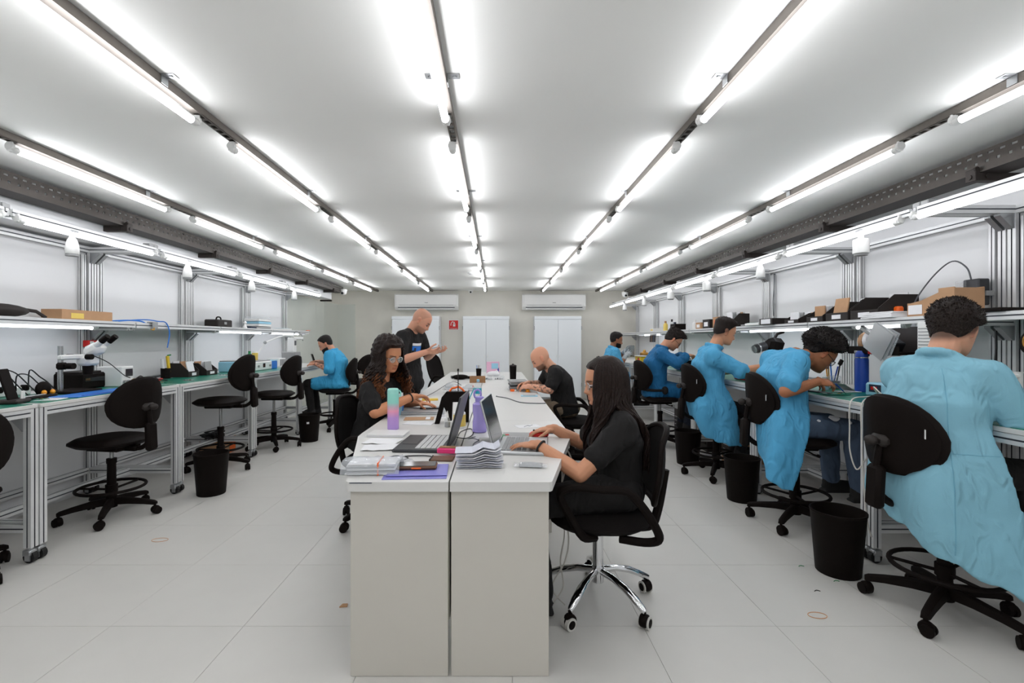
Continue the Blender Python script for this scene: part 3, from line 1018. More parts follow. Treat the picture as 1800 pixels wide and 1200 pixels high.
def remesh(mb, voxel, smooth_it=3, name='tmp'):
    me = bpy.data.meshes.new(name); me.from_pydata(mb.v, [], mb.f)
    bm = bmesh.new(); bm.from_mesh(me); bmesh.ops.recalc_face_normals(bm, faces=bm.faces); bm.to_mesh(me); bm.free()
    o = bpy.data.objects.new(name, me); COL.objects.link(o)
    r = o.modifiers.new('r', 'REMESH'); r.mode = 'VOXEL'; r.voxel_size = voxel
    if smooth_it:
        s = o.modifiers.new('s', 'SMOOTH'); s.factor = .5; s.iterations = smooth_it
    dg = bpy.context.evaluated_depsgraph_get()
    out = bpy.data.meshes.new_from_object(o.evaluated_get(dg))
    bpy.data.objects.remove(o); bpy.data.meshes.remove(me)
    out.shade_smooth()
    # keep only the largest shell
    bm = bmesh.new(); bm.from_mesh(out)
    seen = set(); shells = []
    bm.verts.ensure_lookup_table()
    for v in bm.verts:
        if v.index in seen: continue
        st = [v]; seen.add(v.index); comp = []
        while st:
            a = st.pop(); comp.append(a)
            for e in a.link_edges:
                b = e.other_vert(a)
                if b.index not in seen:
                    seen.add(b.index); st.append(b)
        shells.append(comp)
    if len(shells) > 1:
        shells.sort(key=len)
        bmesh.ops.delete(bm, geom=[v for c in shells[:-1] for v in c], context='VERTS')
        bm.to_mesh(out)
    bm.free()
    return out
def coords(me):
    a = np.zeros(len(me.vertices)*3, dtype=np.float32); me.vertices.foreach_get('co', a); return a.reshape(-1, 3)
def normals(me):
    a = np.zeros(len(me.vertices)*3, dtype=np.float32); me.vertices.foreach_get('normal', a); return a.reshape(-1, 3)
def wrinkle(me, amp, f=(9, 9, 9), seed=0.0, ridge=True, rough=0.0):
    co = coords(me); nr = normals(me)
    d = np.zeros(len(co))
    for i, c in enumerate(co):
        p = Vector((c[0]*f[0]+seed, c[1]*f[1]-seed, c[2]*f[2]+seed*.5))
        n = noise.noise(p)
        v = (1-abs(n)*2.2) if ridge else n
        v += .5*noise.noise(p*2.3)
        if rough: v += rough*noise.noise(Vector(c)*70)
        d[i] = v
    co = co + nr*(d*amp)[:, None]
    me.vertices.foreach_set('co', co.astype(np.float32).ravel()); me.update()
def V(*a): return Vector(a)
def hand(mb, w, d, n, t, hs=1.0, curl=(.35, .5, .35), spread=1.0, tcurl=.4):
    """w wrist, d direction of the fingers, n the way the palm faces, t the thumb side"""
    d = Vector(d).normalized(); n = Vector(n); n = (n - d*n.dot(d)).normalized()
    t0 = Vector(t); t0 = (t0 - d*t0.dot(d) - n*t0.dot(n)).normalized()
    w = Vector(w)
    R = Matrix((d, t0, n)).transposed()
    mb.ell(w + d*.05*hs, (.052*hs, .041*hs, .0155*hs), R, 14, 10)
    mb.ell(w + d*.03*hs + t0*.022*hs + n*.006*hs, (.032*hs, .02*hs, .016*hs), R, 12, 8)
    mb.cap(w - d*.01, .025*hs, w + d*.03*hs, .025*hs, 10)
    for k, (off, L, r) in enumerate(((.032, .074, .0088), (.0108, .083, .009), (-.0108, .077, .0086), (-.031, .06, .0076))):
        p = w + d*(.088 - abs(off)*.22)*hs + t0*off*hs
        dirv = (d + t0*off*4.5*spread).normalized()
        ang = 0
        for i, (f, c) in enumerate(((.44, curl[0]), (.31, curl[1]), (.25, curl[2]))):
            ang += c*(1 + .12*(k-1))
            q = p + (dirv*math.cos(ang) + n*math.sin(ang))*L*f*hs
            r1 = r*hs*(1-.1*(i+1))
            mb.cap(p, r*hs*(1-.1*i), q, r1, 8)
            p = q
    p = w + d*.026*hs + t0*.034*hs
    for L, (a, b, c) in ((.036, (.62, .70, .25)), (.03, (.85, .42, tcurl)), (.024, (.93, .2, tcurl*1.2))):
        q = p + (d*a + t0*b + n*c).normalized()*L*hs
        mb.cap(p, .0105*hs, q, .0095*hs, 8); p = q

def person(label, root, P, L):
    """P: joints in world space. L: looks."""
    root = Vector(root)
    T = lambda k: Vector(P[k]) - root
    yaw = P['yaw']; f = V(math.cos(yaw), math.sin(yaw), 0); lat = V(-math.sin(yaw), math.cos(yaw), 0)
    S = L.get('S', 1.0); girth = L.get('girth', 1.0)
    pel, chest, nb, hc = T('pel'), T('chest'), T('nb'), T('head')
    shw = L.get('shw', .172)*S
    sh = {'L': T('shL') if 'shL' in P else nb + lat*shw - V(0, 0, .055), 'R': T('shR') if 'shR' in P else nb - lat*shw - V(0, 0, .055)}
    el = {'L': T('elL'), 'R': T('elR')}; wr = {'L': T('wrL'), 'R': T('wrR')}
    hy, hp = P['hyaw'], P['hpitch']
    HM = Matrix.Translation(hc) @ Matrix.Rotation(hy, 4, 'Z') @ Matrix.Rotation(hp, 4, 'Y') @ Matrix.Rotation(P.get('hroll', 0), 4, 'X') @ Matrix.Scale(L.get('hs', 1.0), 4)
    HMi = HM.inverted()
    t = thing('person', label, 'person', root)
    far = L.get('far', False)
    # ---------------- skin: one continuous mesh
    mb = MB()
    HP = face_features(head_points())
    grid_to_mb(mb, HP, HM)
    for s in (-1, 1):
        Re = HM.to_3x3().normalized() @ Matrix.Rotation(s*.35, 3, 'Z')
        mb.ell(HM @ V(-.010, s*.0785, -.010), (.017, .006, .031), Re, 12, 8)
        mb.ell(HM @ V(-.013, s*.083, .004), (.018, .006, .018), Re, 12, 8)
        mb.ell(HM @ V(-.006, s*.080, -.036), (.009, .006, .010), Re, 10, 6)
    nr = .056*girth if not L.get('woman') else .047
    mb.cap(nb - V(0, 0, .02), nr*1.12, HM @ V(-.028, 0, -.055), nr, 14)
    mb.cap(nb, nr*.98, HM @ V(-.005, 0, -.085), nr*.8, 12)
    up = (nb-chest).normalized()
    mb.cap(pel, .08*girth, chest, .085*girth, 14)
    for s in (1, -1):
        mb.cap(pel+lat*.045*s, .07*girth, chest+lat*.05*s, .07*girth, 12)
    mb.cap(nb - V(0, 0, .03), .05, chest, .075, 12)
    gloves = L.get('gloves')
    am = L.get('arm', 1.0)
    for s in 'LR':
        mb.cap(nb - up*.05, .038*am, sh[s] - V(0, 0, .008), .042*am, 12)
        mb.cap(sh[s] - V(0, 0, .008), .045*am, el[s], .040*am, 12)
        m1 = el[s].lerp(wr[s], .28)
        mb.cap(el[s], .039*am, m1, .041*am, 12); mb.cap(m1, .041*am, wr[s], .0265*am, 12)
        hd, hn, ht = (P.get('h'+s) or (wr[s]-el[s], (0, 0, -1), (0, 0, 1)))
        if not gloves:
            hand(mb, wr[s], hd, hn, ht, L.get('hand', 1.0), P.get('curl'+s, (.3, .45, .3)))
    me = remesh(mb, L.get('voxel', .005), 2, 'body')
    co = coords(me)
    R = np.array(HMi.to_3x3()); hl = co @ R.T + np.array(HMi.translation)
    x, y, z = hl[:, 0], hl[:, 1], hl[:, 2]
    base = np.array([lin(c) for c in L['skin']])
    col = np.tile(base, (len(co), 1))
    ishead = ((np.abs(y) < .1) & (z > -.13) & (z < .14) & (np.abs(x) < .14)).astype(float)
    def mix(mask, c):
        nonlocal col
        c = np.array([lin(v) for v in c]); m = (mask*ishead)[:, None]; col = col*(1-m) + c*m
    sk = L['skin']
    flush = np.exp(-((np.abs(y)-.045)/.02)**2-((z+.035)/.02)**2)*(x > .04)
    mix(flush*.25, (min(255, sk[0]*1.02), sk[1]*.86, sk[2]*.84))
    ear = (np.abs(y) > .078)*1.0
    mix(ear*.35, (min(255, sk[0]*1.03), sk[1]*.82, sk[2]*.78))
    lips = smoothstep(.024, .016, np.abs(y))*smoothstep(-.0885, -.084, z)*smoothstep(-.065, -.0695, z)*(x > .07)
    mix(lips*.6, L.get('lips', (sk[0]*.78, sk[1]*.56, sk[2]*.55)))
    hc_ = L.get('hairc', (30, 24, 20))
    brow = smoothstep(.006, .010, z)*smoothstep(.020, .015, z)*smoothstep(.010, .016, np.abs(y))*smoothstep(.056, .048, np.abs(y))*(x > .05)
    mix(brow*L.get('brow', .8), hc_)
    lash = smoothstep(-.017, -.014, z)*smoothstep(-.006, -.010, z)*smoothstep(.016, .020, np.abs(y))*smoothstep(.050, .046, np.abs(y))*(x > .05)
    mix(lash*.75, (sk[0]*.35, sk[1]*.3, sk[2]*.28))
    stub = L.get('stubble', 0)
    if stub:
        jaw = smoothstep(-.045, -.062, z)*smoothstep(-.01, .02, x+ (z+.06)*-.2)*(1-lips)
        jaw = np.maximum(jaw, smoothstep(-.052, -.058, z)*smoothstep(.06, .08, x)*(1-lips))
        mix(jaw*stub, hc_)
    scalp = L.get('scalp', 0)
    hx = np.interp(x, [-.11, -.07, -.03, 0, .04, .075, .1], [-.075, -.06, -.03, .0, .05, .082, .085])
    if L.get('fade'):
        mix(smoothstep(hx-.045, hx+.0, z)*smoothstep(.03, -.01, x)*L['fade'], hc_)
    if scalp:
        mix(smoothstep(hx-.008, hx+.012, z)*scalp, hc_)
    if L.get('tattoo'):
        for s in L['tattoo']:
            a = np.array(el[s]); b = np.array(wr[s]); ab = b-a
            tt = ((co-a) @ ab)/(ab @ ab); dist = np.linalg.norm(co-(a+np.clip(tt, 0, 1)[:, None]*ab), axis=1)
            zone = (dist < .075) & (tt > -.35) & (tt < 1.0)
            ink = np.array([noise.noise(Vector(c)*34) + .6*noise.noise(Vector(c)*75) for c in co[zone]])
            m = np.zeros(len(co)); m[zone] = smoothstep(.0, .28, ink)*.72
            col = col*(1-m[:, None]) + np.array([lin(v) for v in (58, 56, 54)])*m[:, None]
    at = me.color_attributes.new('tone', 'FLOAT_COLOR', 'POINT')
    at.data.foreach_set('color', np.concatenate([col, np.ones((len(co), 1))], 1).astype(np.float32).ravel())
    me.materials.append(MATS['skin'])
    place('body', me, t)
    # ---------------- eyes
    if not far:
        m = MB()
        for s in (-1, 1):
            m.m = 0; m.ell(HM @ V(.0725, s*.032, -.0135), (.0105,)*3, None, 12, 8)
            m.m = 1; m.ell(HM @ V(.0798, s*.032, -.0155), (.0050, .0075, .0060), HM.to_3x3().normalized(), 10, 6)
        m.build('eyes', ['eye_white', 'iris'], t, True)
    if gloves:
        for s in 'LR':
            m = MB(); hd, hn, ht = P['h'+s]
            m.cap(el[s].lerp(wr[s], .75), .034, wr[s], .031, 12)
            hand(m, wr[s], hd, hn, ht, 1.1, P.get('curl'+s, (.3, .45, .3)))
            g = remesh(m, .005, 2, 'glove'); g.materials.append(MATS['glove'])
            place('glove', g, t)
    # ---------------- hair
    def hair_blob(name, matname, mask_fn, seed=0.0, nz=64, na=80, tufts=None):
        Q = head_points(nz, na); x, y, z = Q[..., 0], Q[..., 1], Q[..., 2]
        c = np.stack([np.full_like(x, -.005), np.zeros_like(y), np.clip(z, -.03, .04)*.8], -1)
        dirs = Q-c; dirs /= np.linalg.norm(dirs, axis=-1, keepdims=True)+1e-9
        off = mask_fn(x, y, z, dirs)
        Q2 = Q + dirs*off[..., None]
        m = MB(); grid_to_mb(m, Q2, HM)
        if tufts:
            n_t, ln_t = tufts
            rt = random.Random(int(seed*10)+5); Rh = HM.to_3x3().normalized()
            idx = np.argwhere(off > .002)
            for _ in range(n_t):
                i, j = idx[rt.randrange(len(idx))]
                if i == 0 or i == nz-1: continue
                b_ = HM @ Vector(Q2[i, j].tolist()); dv = (Rh @ Vector(dirs[i, j].tolist()))
                tv = (dv + Rh @ V(.25, 0, .1) + V(rt.uniform(-.7, .7), rt.uniform(-.7, .7), rt.uniform(-.7, .7))).normalized()
                L_ = ln_t*rt.uniform(.5, 1.2)*float(np.clip(.35+off[i, j]*22, 0, 1)); w_ = ln_t*.24
                a1 = tv.orthogonal().normalized(); a2 = tv.cross(a1); b_ = b_ - dv*.004
                bend = dv.cross(tv)*L_*.3
                m.add([b_+a1*w_, b_-a1*w_*.5+a2*w_*.87, b_-a1*w_*.5-a2*w_*.87, b_+tv*L_+bend], [(0, 1, 2), (0, 3, 1), (1, 3, 2), (2, 3, 0)])
        return m.build(name, matname, t, True)
    st = L.get('hair')
    nz_fn = lambda x, y, z, fr, sd: np.vectorize(lambda a, b, c: noise.noise(Vector((a*fr+sd, b*fr, c*fr))))(x, y, z)
    if st:
        def mk(x, y, z, d):
            hxl = np.interp(x, [-.11, -.07, -.03, 0, .03, .06, .1], st.get('line', [-.075, -.06, -.035, -.012, .03, .066, .074]))
            msk = smoothstep(hxl-.006, hxl+.014, z)
            top = smoothstep(st.get('t0', .02), st.get('t1', .09), z)
            frontq = smoothstep(.0, .08, x)*top
            th = st['side']*(1-top) + st['top']*top + st.get('quiff', 0)*frontq
            rough = nz_fn(x, y, z, st.get('fr', 60), 3.1)*st.get('na', .004) + nz_fn(x, y, z, st.get('fr', 60)*2.2, 9)*st.get('na', .004)*.6
            return msk*(th+rough*(.3+.7*top)) - (1-msk)*.012
        hair_blob('hair', L['hairmat'], mk, tufts=st.get('tufts'))
    if L.get('beard'):
        def bk(x, y, z, d):
            low = smoothstep(-.044, -.058, z - .25*np.maximum(0, .03-x)*0)
            jaw = smoothstep(-.02, .012, x)
            lipz = np.exp(-(y/.020)**2-((z+.0765)/.0095)**2)*(x > .06)
            cheek = smoothstep(.0, .02, (-.048-z) + .35*np.maximum(0, np.abs(y)-.03))
            msk = np.clip(low*jaw*np.clip(cheek, 0, 1), 0, 1)*(1-np.clip(lipz*1.6, 0, 1))
            return msk*(L['beard'] + nz_fn(x, y, z, 120, 1)*.003 + .006*smoothstep(-.09, -.115, z)) - (1-msk)*.012
        hair_blob('beard', L['hairmat'], bk)
    if L.get('long'):
        lg = L['long']
        def cap_fn(x, y, z, d):
            hxl = np.interp(x, [-.11, -.07, -.03, 0, .03, .06, .1], [-.12, -.12, -.10, -.06, .02, .066, .078])
            msk = smoothstep(hxl-.006, hxl+.012, z)
            part = -.006*np.exp(-(y/.006)**2)*smoothstep(.05, .1, z)
            return msk*(lg['cap'] + part + nz_fn(x, y, z, lg.get('fr', 40), 2)*lg.get('na', .003)) - (1-msk)*.012
        hb = hair_blob('hair', L['hairmat'], cap_fn)
        rnd = random.Random(lg.get('seed', 3))
        m = MB()
        n = lg['n']
        hcz = HM.translation
        fwd = V(math.cos(hy), math.sin(hy), 0); lf = V(-math.sin(hy), math.cos(hy), 0)
        for i in range(n):
            u = i/(n-1)
            a = -PI*lg['arc'] + 2*PI*lg['arc']*u + rnd.uniform(-.06, .06)      # 0 = back of the head
            dirv = (-fwd*math.cos(a) + lf*math.sin(a))
            st_z = rnd.uniform(.035, .10)
            rr = .078 + lg['cap']*.6
            ell = lambda k, z_: hcz + V(0, 0, z_) + (-fwd*math.cos(a)*(.102+lg['cap']*.7) + lf*math.sin(a)*(.078+lg['cap']*.7))*k
            ln = lg['len']*rnd.uniform(.8, 1.08)*(lg.get('frontlen', 1.0) if abs(a) > 2.0 else 1.0)
            pts = [ell(.55, .095), ell(.86, .06), ell(1.0, .01), ell(1.02, -.05)]
            sp = lg['spread']*rnd.uniform(.6, 1.25)
            drop = ln
            for k in range(1, 7):
                g = k/6
                p = ell(1.03 + sp*g*(1.2-.4*g), -.05 - drop*g)
                p = p + (chest-nb)*0
                # keep clear of the shoulders and back
                rel = p - nb
                if rel.z < .06:
                    wz = float(smoothstep(.06, -.12, rel.z)); out = V(rel.x, rel.y, 0)
                    lim_f = .055 + lg.get('clear', .13)*wz; lim_l = .075 + (shw-.02)*float(smoothstep(.03, -.03, rel.z))
                    of, ol = out.dot(f), out.dot(lat)
                    if (of/lim_f)**2 + (ol/lim_l)**2 < 1:
                        need = lim_f*math.sqrt(max(0, 1-(ol/lim_l)**2))
                        p = p + f*((need-of) if abs(a) > lg.get('fa', 1.5) else (-need-of))
                pts.append(p)
            path = spline(pts, 4)
            ph = rnd.uniform(0, 6.28); tw = lg['curl']; fq = lg.get('freq', 60)
            out_pts = []
            acc = 0
            for k, p in enumerate(path):
                if k: acc += (p-path[k-1]).length
                w_ = tw*smoothstep(.08, .25, acc)
                out_pts.append(p + lf*(w_*math.cos(acc*fq+ph)) + fwd*(w_*math.sin(acc*fq+ph)))
            r0 = lg['r']*rnd.uniform(.75, 1.25)
            m.m = 0
            if lg.get('tips'):
                kk = int(len(out_pts)*rnd.uniform(lg.get('tip0', .45), .82))
                m.tube(out_pts[:kk+1], lambda q: r0*(.85+.15*q), n=6)
                m.m = 1
                m.tube(out_pts[kk:], lambda q: r0*(1-.6*q), n=6)
            else:
                m.tube(out_pts, lambda q: r0*(1-.72*q*q), n=6)
        m.build('long_hair', [L['hairmat'], lg.get('tips') or L['hairmat']], t, True)
    # ---------------- glasses
    if L.get('glasses'):
        m = MB()
        for s in (-1, 1):
            m.tube([HM @ V(.097-.006*abs(math.cos(a)), s*(.033+.025*math.cos(a)), -.012+.019*math.sin(a)) for a in [2*PI*k/18 for k in range(18)]], .0021, n=6, closed=True)
            m.tube([HM @ V(.092, s*.058, -.006), HM @ V(.05, s*.076, -.003), HM @ V(-.005, s*.083, .004), HM @ V(-.02, s*.083, -.012)], .0021, n=6)
        m.tube([HM @ V(.099, -.009, -.008), HM @ V(.104, 0, -.004), HM @ V(.099, .009, -.008)], .0021, n=6)
        g = m.build('glasses', L['glasses'], t, True)
        m = MB()
        for s in (-1, 1):
            m.loft([[HM @ V(x_, s*(.033+.0235*math.cos(a)), -.012+.0175*math.sin(a)) for a in [2*PI*k/18 for k in range(18)]] for x_ in (.094, .0955)])
        m.build('lenses', 'glass', g, True)
    # ---------------- clothes
    def torso(m, gr=1.0, low=None, shoulders=True, wl=1.0):
        c0 = pel - (chest-pel).normalized()*.06 if low is None else low
        pts = [c0, pel, pel.lerp(chest, .5), chest, chest.lerp(nb, .55), nb - up*.012]
        ws = [.165*wl, .17*wl, .158*wl, .182, .150, .075]
        ds = [.125*wl, .128*wl, .115*wl, .122, .095, .066]
        rings = []
        for i, p in enumerate(pts):
            ax = (pts[min(i+1, len(pts)-1)]-pts[max(i-1, 0)]).normalized()
            fw = lat.cross(ax).normalized()
            ring = []
            for j in range(24):
                a = 2*PI*j/24; c, s = math.cos(a), math.sin(a); r = (abs(c)**2.4+abs(s)**2.4)**(-1/2.4)
                ring.append(p + lat*(r*c*ws[i]*gr*S) + fw*(r*s*ds[i]*gr*S))
            rings.append(ring)
        m.loft(rings)
        if shoulders:
            for s in 'LR':
                m.cap(nb - up*.03, .062, sh[s] + V(0, 0, .004), .066*gr, 12)
                m.cap(chest.lerp(nb, .3), .10, sh[s] - V(0, 0, .03), .07*gr, 12)
    hips = {'L': pel + lat*.085*S, 'R': pel - lat*.085*S}
    kn = {'L': T('knL'), 'R': T('knR')}; an = {'L': T('anL'), 'R': T('anR')}
    m = MB()
    m.ell(pel - V(0, 0, .01), (.155*S*girth, .155*S*girth, .11), None, 16, 10)
    lw = L.get('legw', 1.0)
    for s in 'LR':
        m.cap(hips[s], .092*lw, kn[s], .066*lw, 12); m.cap(kn[s], .066*lw, an[s] + V(0, 0, .02), .05*lw*L.get('flare', 1.0), 12)
    me = remesh(m, .012, 3, 'trousers'); wrinkle(me, .004, (11, 11, 11), 1.7)
    me.materials.append(MATS[L['pants']])
    tr = place('trousers', me, t)
    if L.get('rips'):
        # worn patch on the near thigh
        q = hips[L['rips']].lerp(kn[L['rips']], .62)
        ax = (kn[L['rips']]-hips[L['rips']]).normalized(); sd = ax.cross(V(0, 0, 1)).normalized(); uz = sd.cross(ax)
        for (o_, w_, l_) in ((0, .034, .62), (-.11, .012, .2), (.09, .010, .25)):
            g = []
            for i in range(9):
                row = []
                for j in range(9):
                    u_ = (i/8-.5)*2; v_ = (j/8-.5)*2
                    ed = (1-u_*u_*.8)*(1+.35*noise.noise(V(u_*3, o_*9, 1)))
                    an_ = (.55 if o_ == 0 else .9) + v_*l_*.5*ed
                    rr_ = (.0905-.0005*i)*lw*.93 + .004
                    row.append(q + ax*(o_ + u_*w_*(1+.3*noise.noise(V(v_*3, 2, o_)))) + (uz*math.cos(an_) + sd*math.sin(an_))*rr_)
                g.append(row)
            MB().sheet(g, .004).build('frayed_rip', 'paper', tr, True)
    for s in 'LR':
        m = MB(); a = an[s]; fd = V(*P.get('toe', (f.x, f.y, 0))).normalized(); Rz = Matrix((fd, V(0, 0, 1).cross(fd), V(0, 0, 1))).transposed()
        m.ell(a + fd*.065 + V(0, 0, -.035), (.135, .047, .042), Rz, 16, 10); m.ell(a + V(0, 0, -.005), (.06, .046, .06), Rz, 12, 8)
        m.box(a + fd*.06 + V(0, 0, -.068), (.26, .088, .022), rot=Rz, bev=.01)
        me = remesh(m, .009, 2, 'shoe'); me.materials.append(MATS[L.get('shoes', 'rubber')]); place('shoe', me, t)
    cl = L['top']
    m = MB()
    if cl['kind'] == 'tshirt':
        torso(m, 1.0*girth)
        if L.get('woman'):
            for s in (1, -1):
                m.ell(chest + lat*.07*s + f*.085 - up*.02, (.062, .062, .07), None, 12, 8)
        for s in 'LR':
            m.cap(sh[s], .068*am, sh[s].lerp(el[s], cl.get('sleeve', .55)), .061*am, 14)
        me = remesh(m, cl.get('voxel', .010), 3, 'tshirt'); wrinkle(me, .005, (10, 10, 10), cl.get('seed', .3))
        me.materials.append(MATS[cl['mat']])
        top = place('tshirt', me, t)
    else:
        torso(m, 1.06*girth, None, True, 1.06)
        fr = cl.get('sleeve', 1.0)          # 1 = to the wrist, 0 = to the elbow
        for s in 'LR':
            e = el[s].lerp(wr[s], max(0, fr)); u_ = el[s] if fr >= 0 else sh[s].lerp(el[s], 1+fr)
            m.cap(sh[s], .076, u_, .064, 14)
            if fr > 0:
                m.cap(el[s], .064, e, .052, 14)
            ee = e if fr > 0 else u_
            dd = (ee-(el[s] if fr > 0 else sh[s])).normalized()
            m.cyl(ee - dd*.03, ee + dd*.012, (.052 if fr > .3 else .066)+.006, n=16)
        # collar
        cn = [nb + V(0, 0, .0) + lat*(.072*math.cos(a)) + f*(.066*math.sin(a)) + up*(.018 - .02*math.sin(a)) for a in [2*PI*k/20 for k in range(20)]]
        m.tube(cn, .018, n=8, closed=True)
        # skirt over the thighs
        if cl.get('lap'):
            for s in 'LR':
                m.cap(hips[s], .115, hips[s].lerp(kn[s], cl['lap']), .088, 14)
            m.cap(pel, .15, (hips['L'].lerp(kn['L'], cl['lap'])+hips['R'].lerp(kn['R'], cl['lap']))/2, .08, 14)
        for sheet in cl.get('sheets', []):
            g = [[Vector(p)-root for p in row] for row in sheet['rows']]
            ra, rb = [], []
            for p in g[0]:
                za, zb = p.z+.16, p.z+.03
                ca = pel.lerp(chest, (za-pel.z)/(chest.z-pel.z)); cb = pel.lerp(chest, (zb-pel.z)/(chest.z-pel.z))
                dv = p-cb; dv.z = 0; dv.normalize()
                k = 1/math.sqrt((dv.dot(lat)/.172)**2+(dv.dot(f)/.128)**2)*S*girth
                ra.append(ca+dv*k*.96); rb.append(cb+dv*k*1.10)
            g = [ra, rb] + g[1:]
            # spline both ways
            g = [spline(r, 5) for r in g]
            g = [list(c) for c in zip(*[spline([g[i][j] for i in range(len(g))], 5) for j in range(len(g[0]))])]
            nR = len(g); nC = len(g[0])
            for i in range(nR):
                for j in range(nC):
                    w_ = i/(nR-1)
                    ph = math.sin(j/(nC-1)*sheet.get('folds', 3)*2*PI + w_*1.2 + sheet.get('ph', 0))*sheet.get('amp', .018)*w_
                    a = g[min(i+1, nR-1)][j]-g[max(i-1, 0)][j]; b = g[i][min(j+1, nC-1)]-g[i][max(j-1, 0)]
                    nn = a.cross(b); nn = nn.normalized() if nn.length > 1e-9 else V(0, -1, 0)
                    g[i][j] = g[i][j] + nn*ph
            m.sheet(g, .024)
        me = remesh(m, cl.get('voxel', .010), 2, 'coat')
        wrinkle(me, cl.get('amp', .0065), cl.get('freq', (11, 11, 8)), cl.get('seed', .9))
        me.materials.append(MATS[cl['mat']])
        top = place('lab_coat', me, t)
        if cl.get('seam'):
            from mathutils.bvhtree import BVHTree
            bv = BVHTree.FromPolygons([v.co for v in me.vertices], [tuple(p.vertices) for p in me.polygons])
            dv = (-f*.72 - lat*.70).normalized(); pts = []
            for k in range(26):
                z_ = nb.z - .04 - k*.031
                c_ = pel.lerp(chest, .5); o_ = V(c_.x, c_.y, z_) + dv*1.0
                h_ = bv.ray_cast(o_, -dv)
                if h_[0] is not None: pts.append(h_[0] + dv*.0005)
            if len(pts) > 4:
                MB().tube(pts, .0018, n=5).build('back_seam', cloth('coat_seam', (112, 168, 190)), top, True)
            pts = []
            for k in range(14):
                a_ = -.9 + 1.25*k/13
                d2 = (dv*math.cos(a_) + dv.cross(V(0, 0, 1))*math.sin(a_)).normalized(); o_ = V(pel.x, pel.y, .80) + d2*1.0
                h_ = bv.ray_cast(o_, -d2)
                if h_[0] is not None: pts.append(h_[0] + d2*.0005)
            if len(pts) > 4:
                MB().tube(pts, .0016, n=5).build('waist_seam', 'coat_seam', top, True)
        if cl.get('belt'):
            m = MB()
            rr = []
            ax = (chest-pel).normalized(); c0 = pel + ax*.02
            m.tube([c0 + lat*(.208*S*math.cos(a)) + f*(.165*S*math.sin(a)) for a in [2*PI*k/28 for k in range(28)]], .016, n=8, closed=True)
            m.build('belt', 'cloth_black', t, True)
            MB().ell(c0 - lat*.20*S + f*.06, (.04, .03, .05), None, 12, 8).build('belt_knot', 'cloth_black', t, True)
    # printed panel on the chest
    if L.get('print'):
        ax = (nb-chest).normalized(); fw = lat.cross(ax).normalized()
        if fw.dot(f) < 0: fw = -fw
        def patch(u0, u1, v0, v1, d, name, mt, par):
            g = []
            for i in range(6):
                row = []
                for j in range(6):
                    uu = u0+(u1-u0)*j/5; vv = v0+(v1-v0)*i/5
                    p = chest.lerp(nb, 0) + ax*vv + lat*uu
                    dep = (.122 if not L.get('woman') else .158)*girth*S + d - .25*max(0, vv)*1.0 - (uu*uu)*1.5
                    row.append(p + fw*dep)
                g.append(row)
            return MB().sheet(g, .004).build(name, mt, par, True)
        pp = patch(-.085, .085, -.13, .045, .012, 'shirt_print', 'blue', top)
        patch(-.085, .085, .05, .075, .012, 'print_header', 'paper', pp)
        patch(-.06, -.03, -.12, .03, .015, 'print_motif', 'ink_navy', pp); patch(.0, .05, -.1, -.02, .015, 'print_motif', 'skyblue', pp)
    if L.get('band'):
        s = L['band']; q = el[s].lerp(wr[s], .93); dd = (wr[s]-el[s]).normalized(); a1 = dd.orthogonal().normalized(); a2 = dd.cross(a1)
        MB().tube([q + a1*.031*math.cos(a) + a2*.031*math.sin(a) for a in [2*PI*k/18 for k in range(18)]], .005, n=6, closed=True).build('wristband', 'rubber', t, True)
    return t

# ------------------------------------------------------------------ the cast
D0 = (0, 0, -1)
person('woman with long dark hair typing on the silver laptop in front', (.52, 2.36, 0), dict(
    yaw=PI+.03, pel=(.60, 2.36, .565), chest=(.605, 2.36, .80), nb=(.585, 2.36, .935), head=(.533, 2.36, 1.085), hyaw=PI+.02, hpitch=.12,
    elL=(.375, 2.15, .685), wrL=(.195, 2.265, .792), hL=((-.95, .28, -.05), D0, (.28, .95, 0)), curlL=(.15, .3, .3),
    elR=(.47, 2.66, .715), wrR=(.315, 2.645, .80), hR=((-1, .05, -.12), D0, (0, -1, 0)), curlR=(.2, .4, .3),
    knL=(.16, 2.24, .52), knR=(.16, 2.46, .52), anL=(.20, 2.24, .09), anR=(.20, 2.46, .09)),
    dict(skin=(198, 142, 110), woman=True, S=.9, girth=.95, shw=.165, arm=.95, hand=.92, voxel=.0042, pants='cloth_black', legw=1.05, flare=1.25,
         top=dict(kind='tshirt', mat='cloth_black', sleeve=.62), hairmat='hair_brown', hairc=(32, 24, 20), glasses='chrome', band='L', hs=.96,
         long=dict(cap=.014, n=150, arc=.67, r=.0098, len=.36, spread=.11, curl=.012, freq=24, seed=5, clear=.085, fa=1.35)))

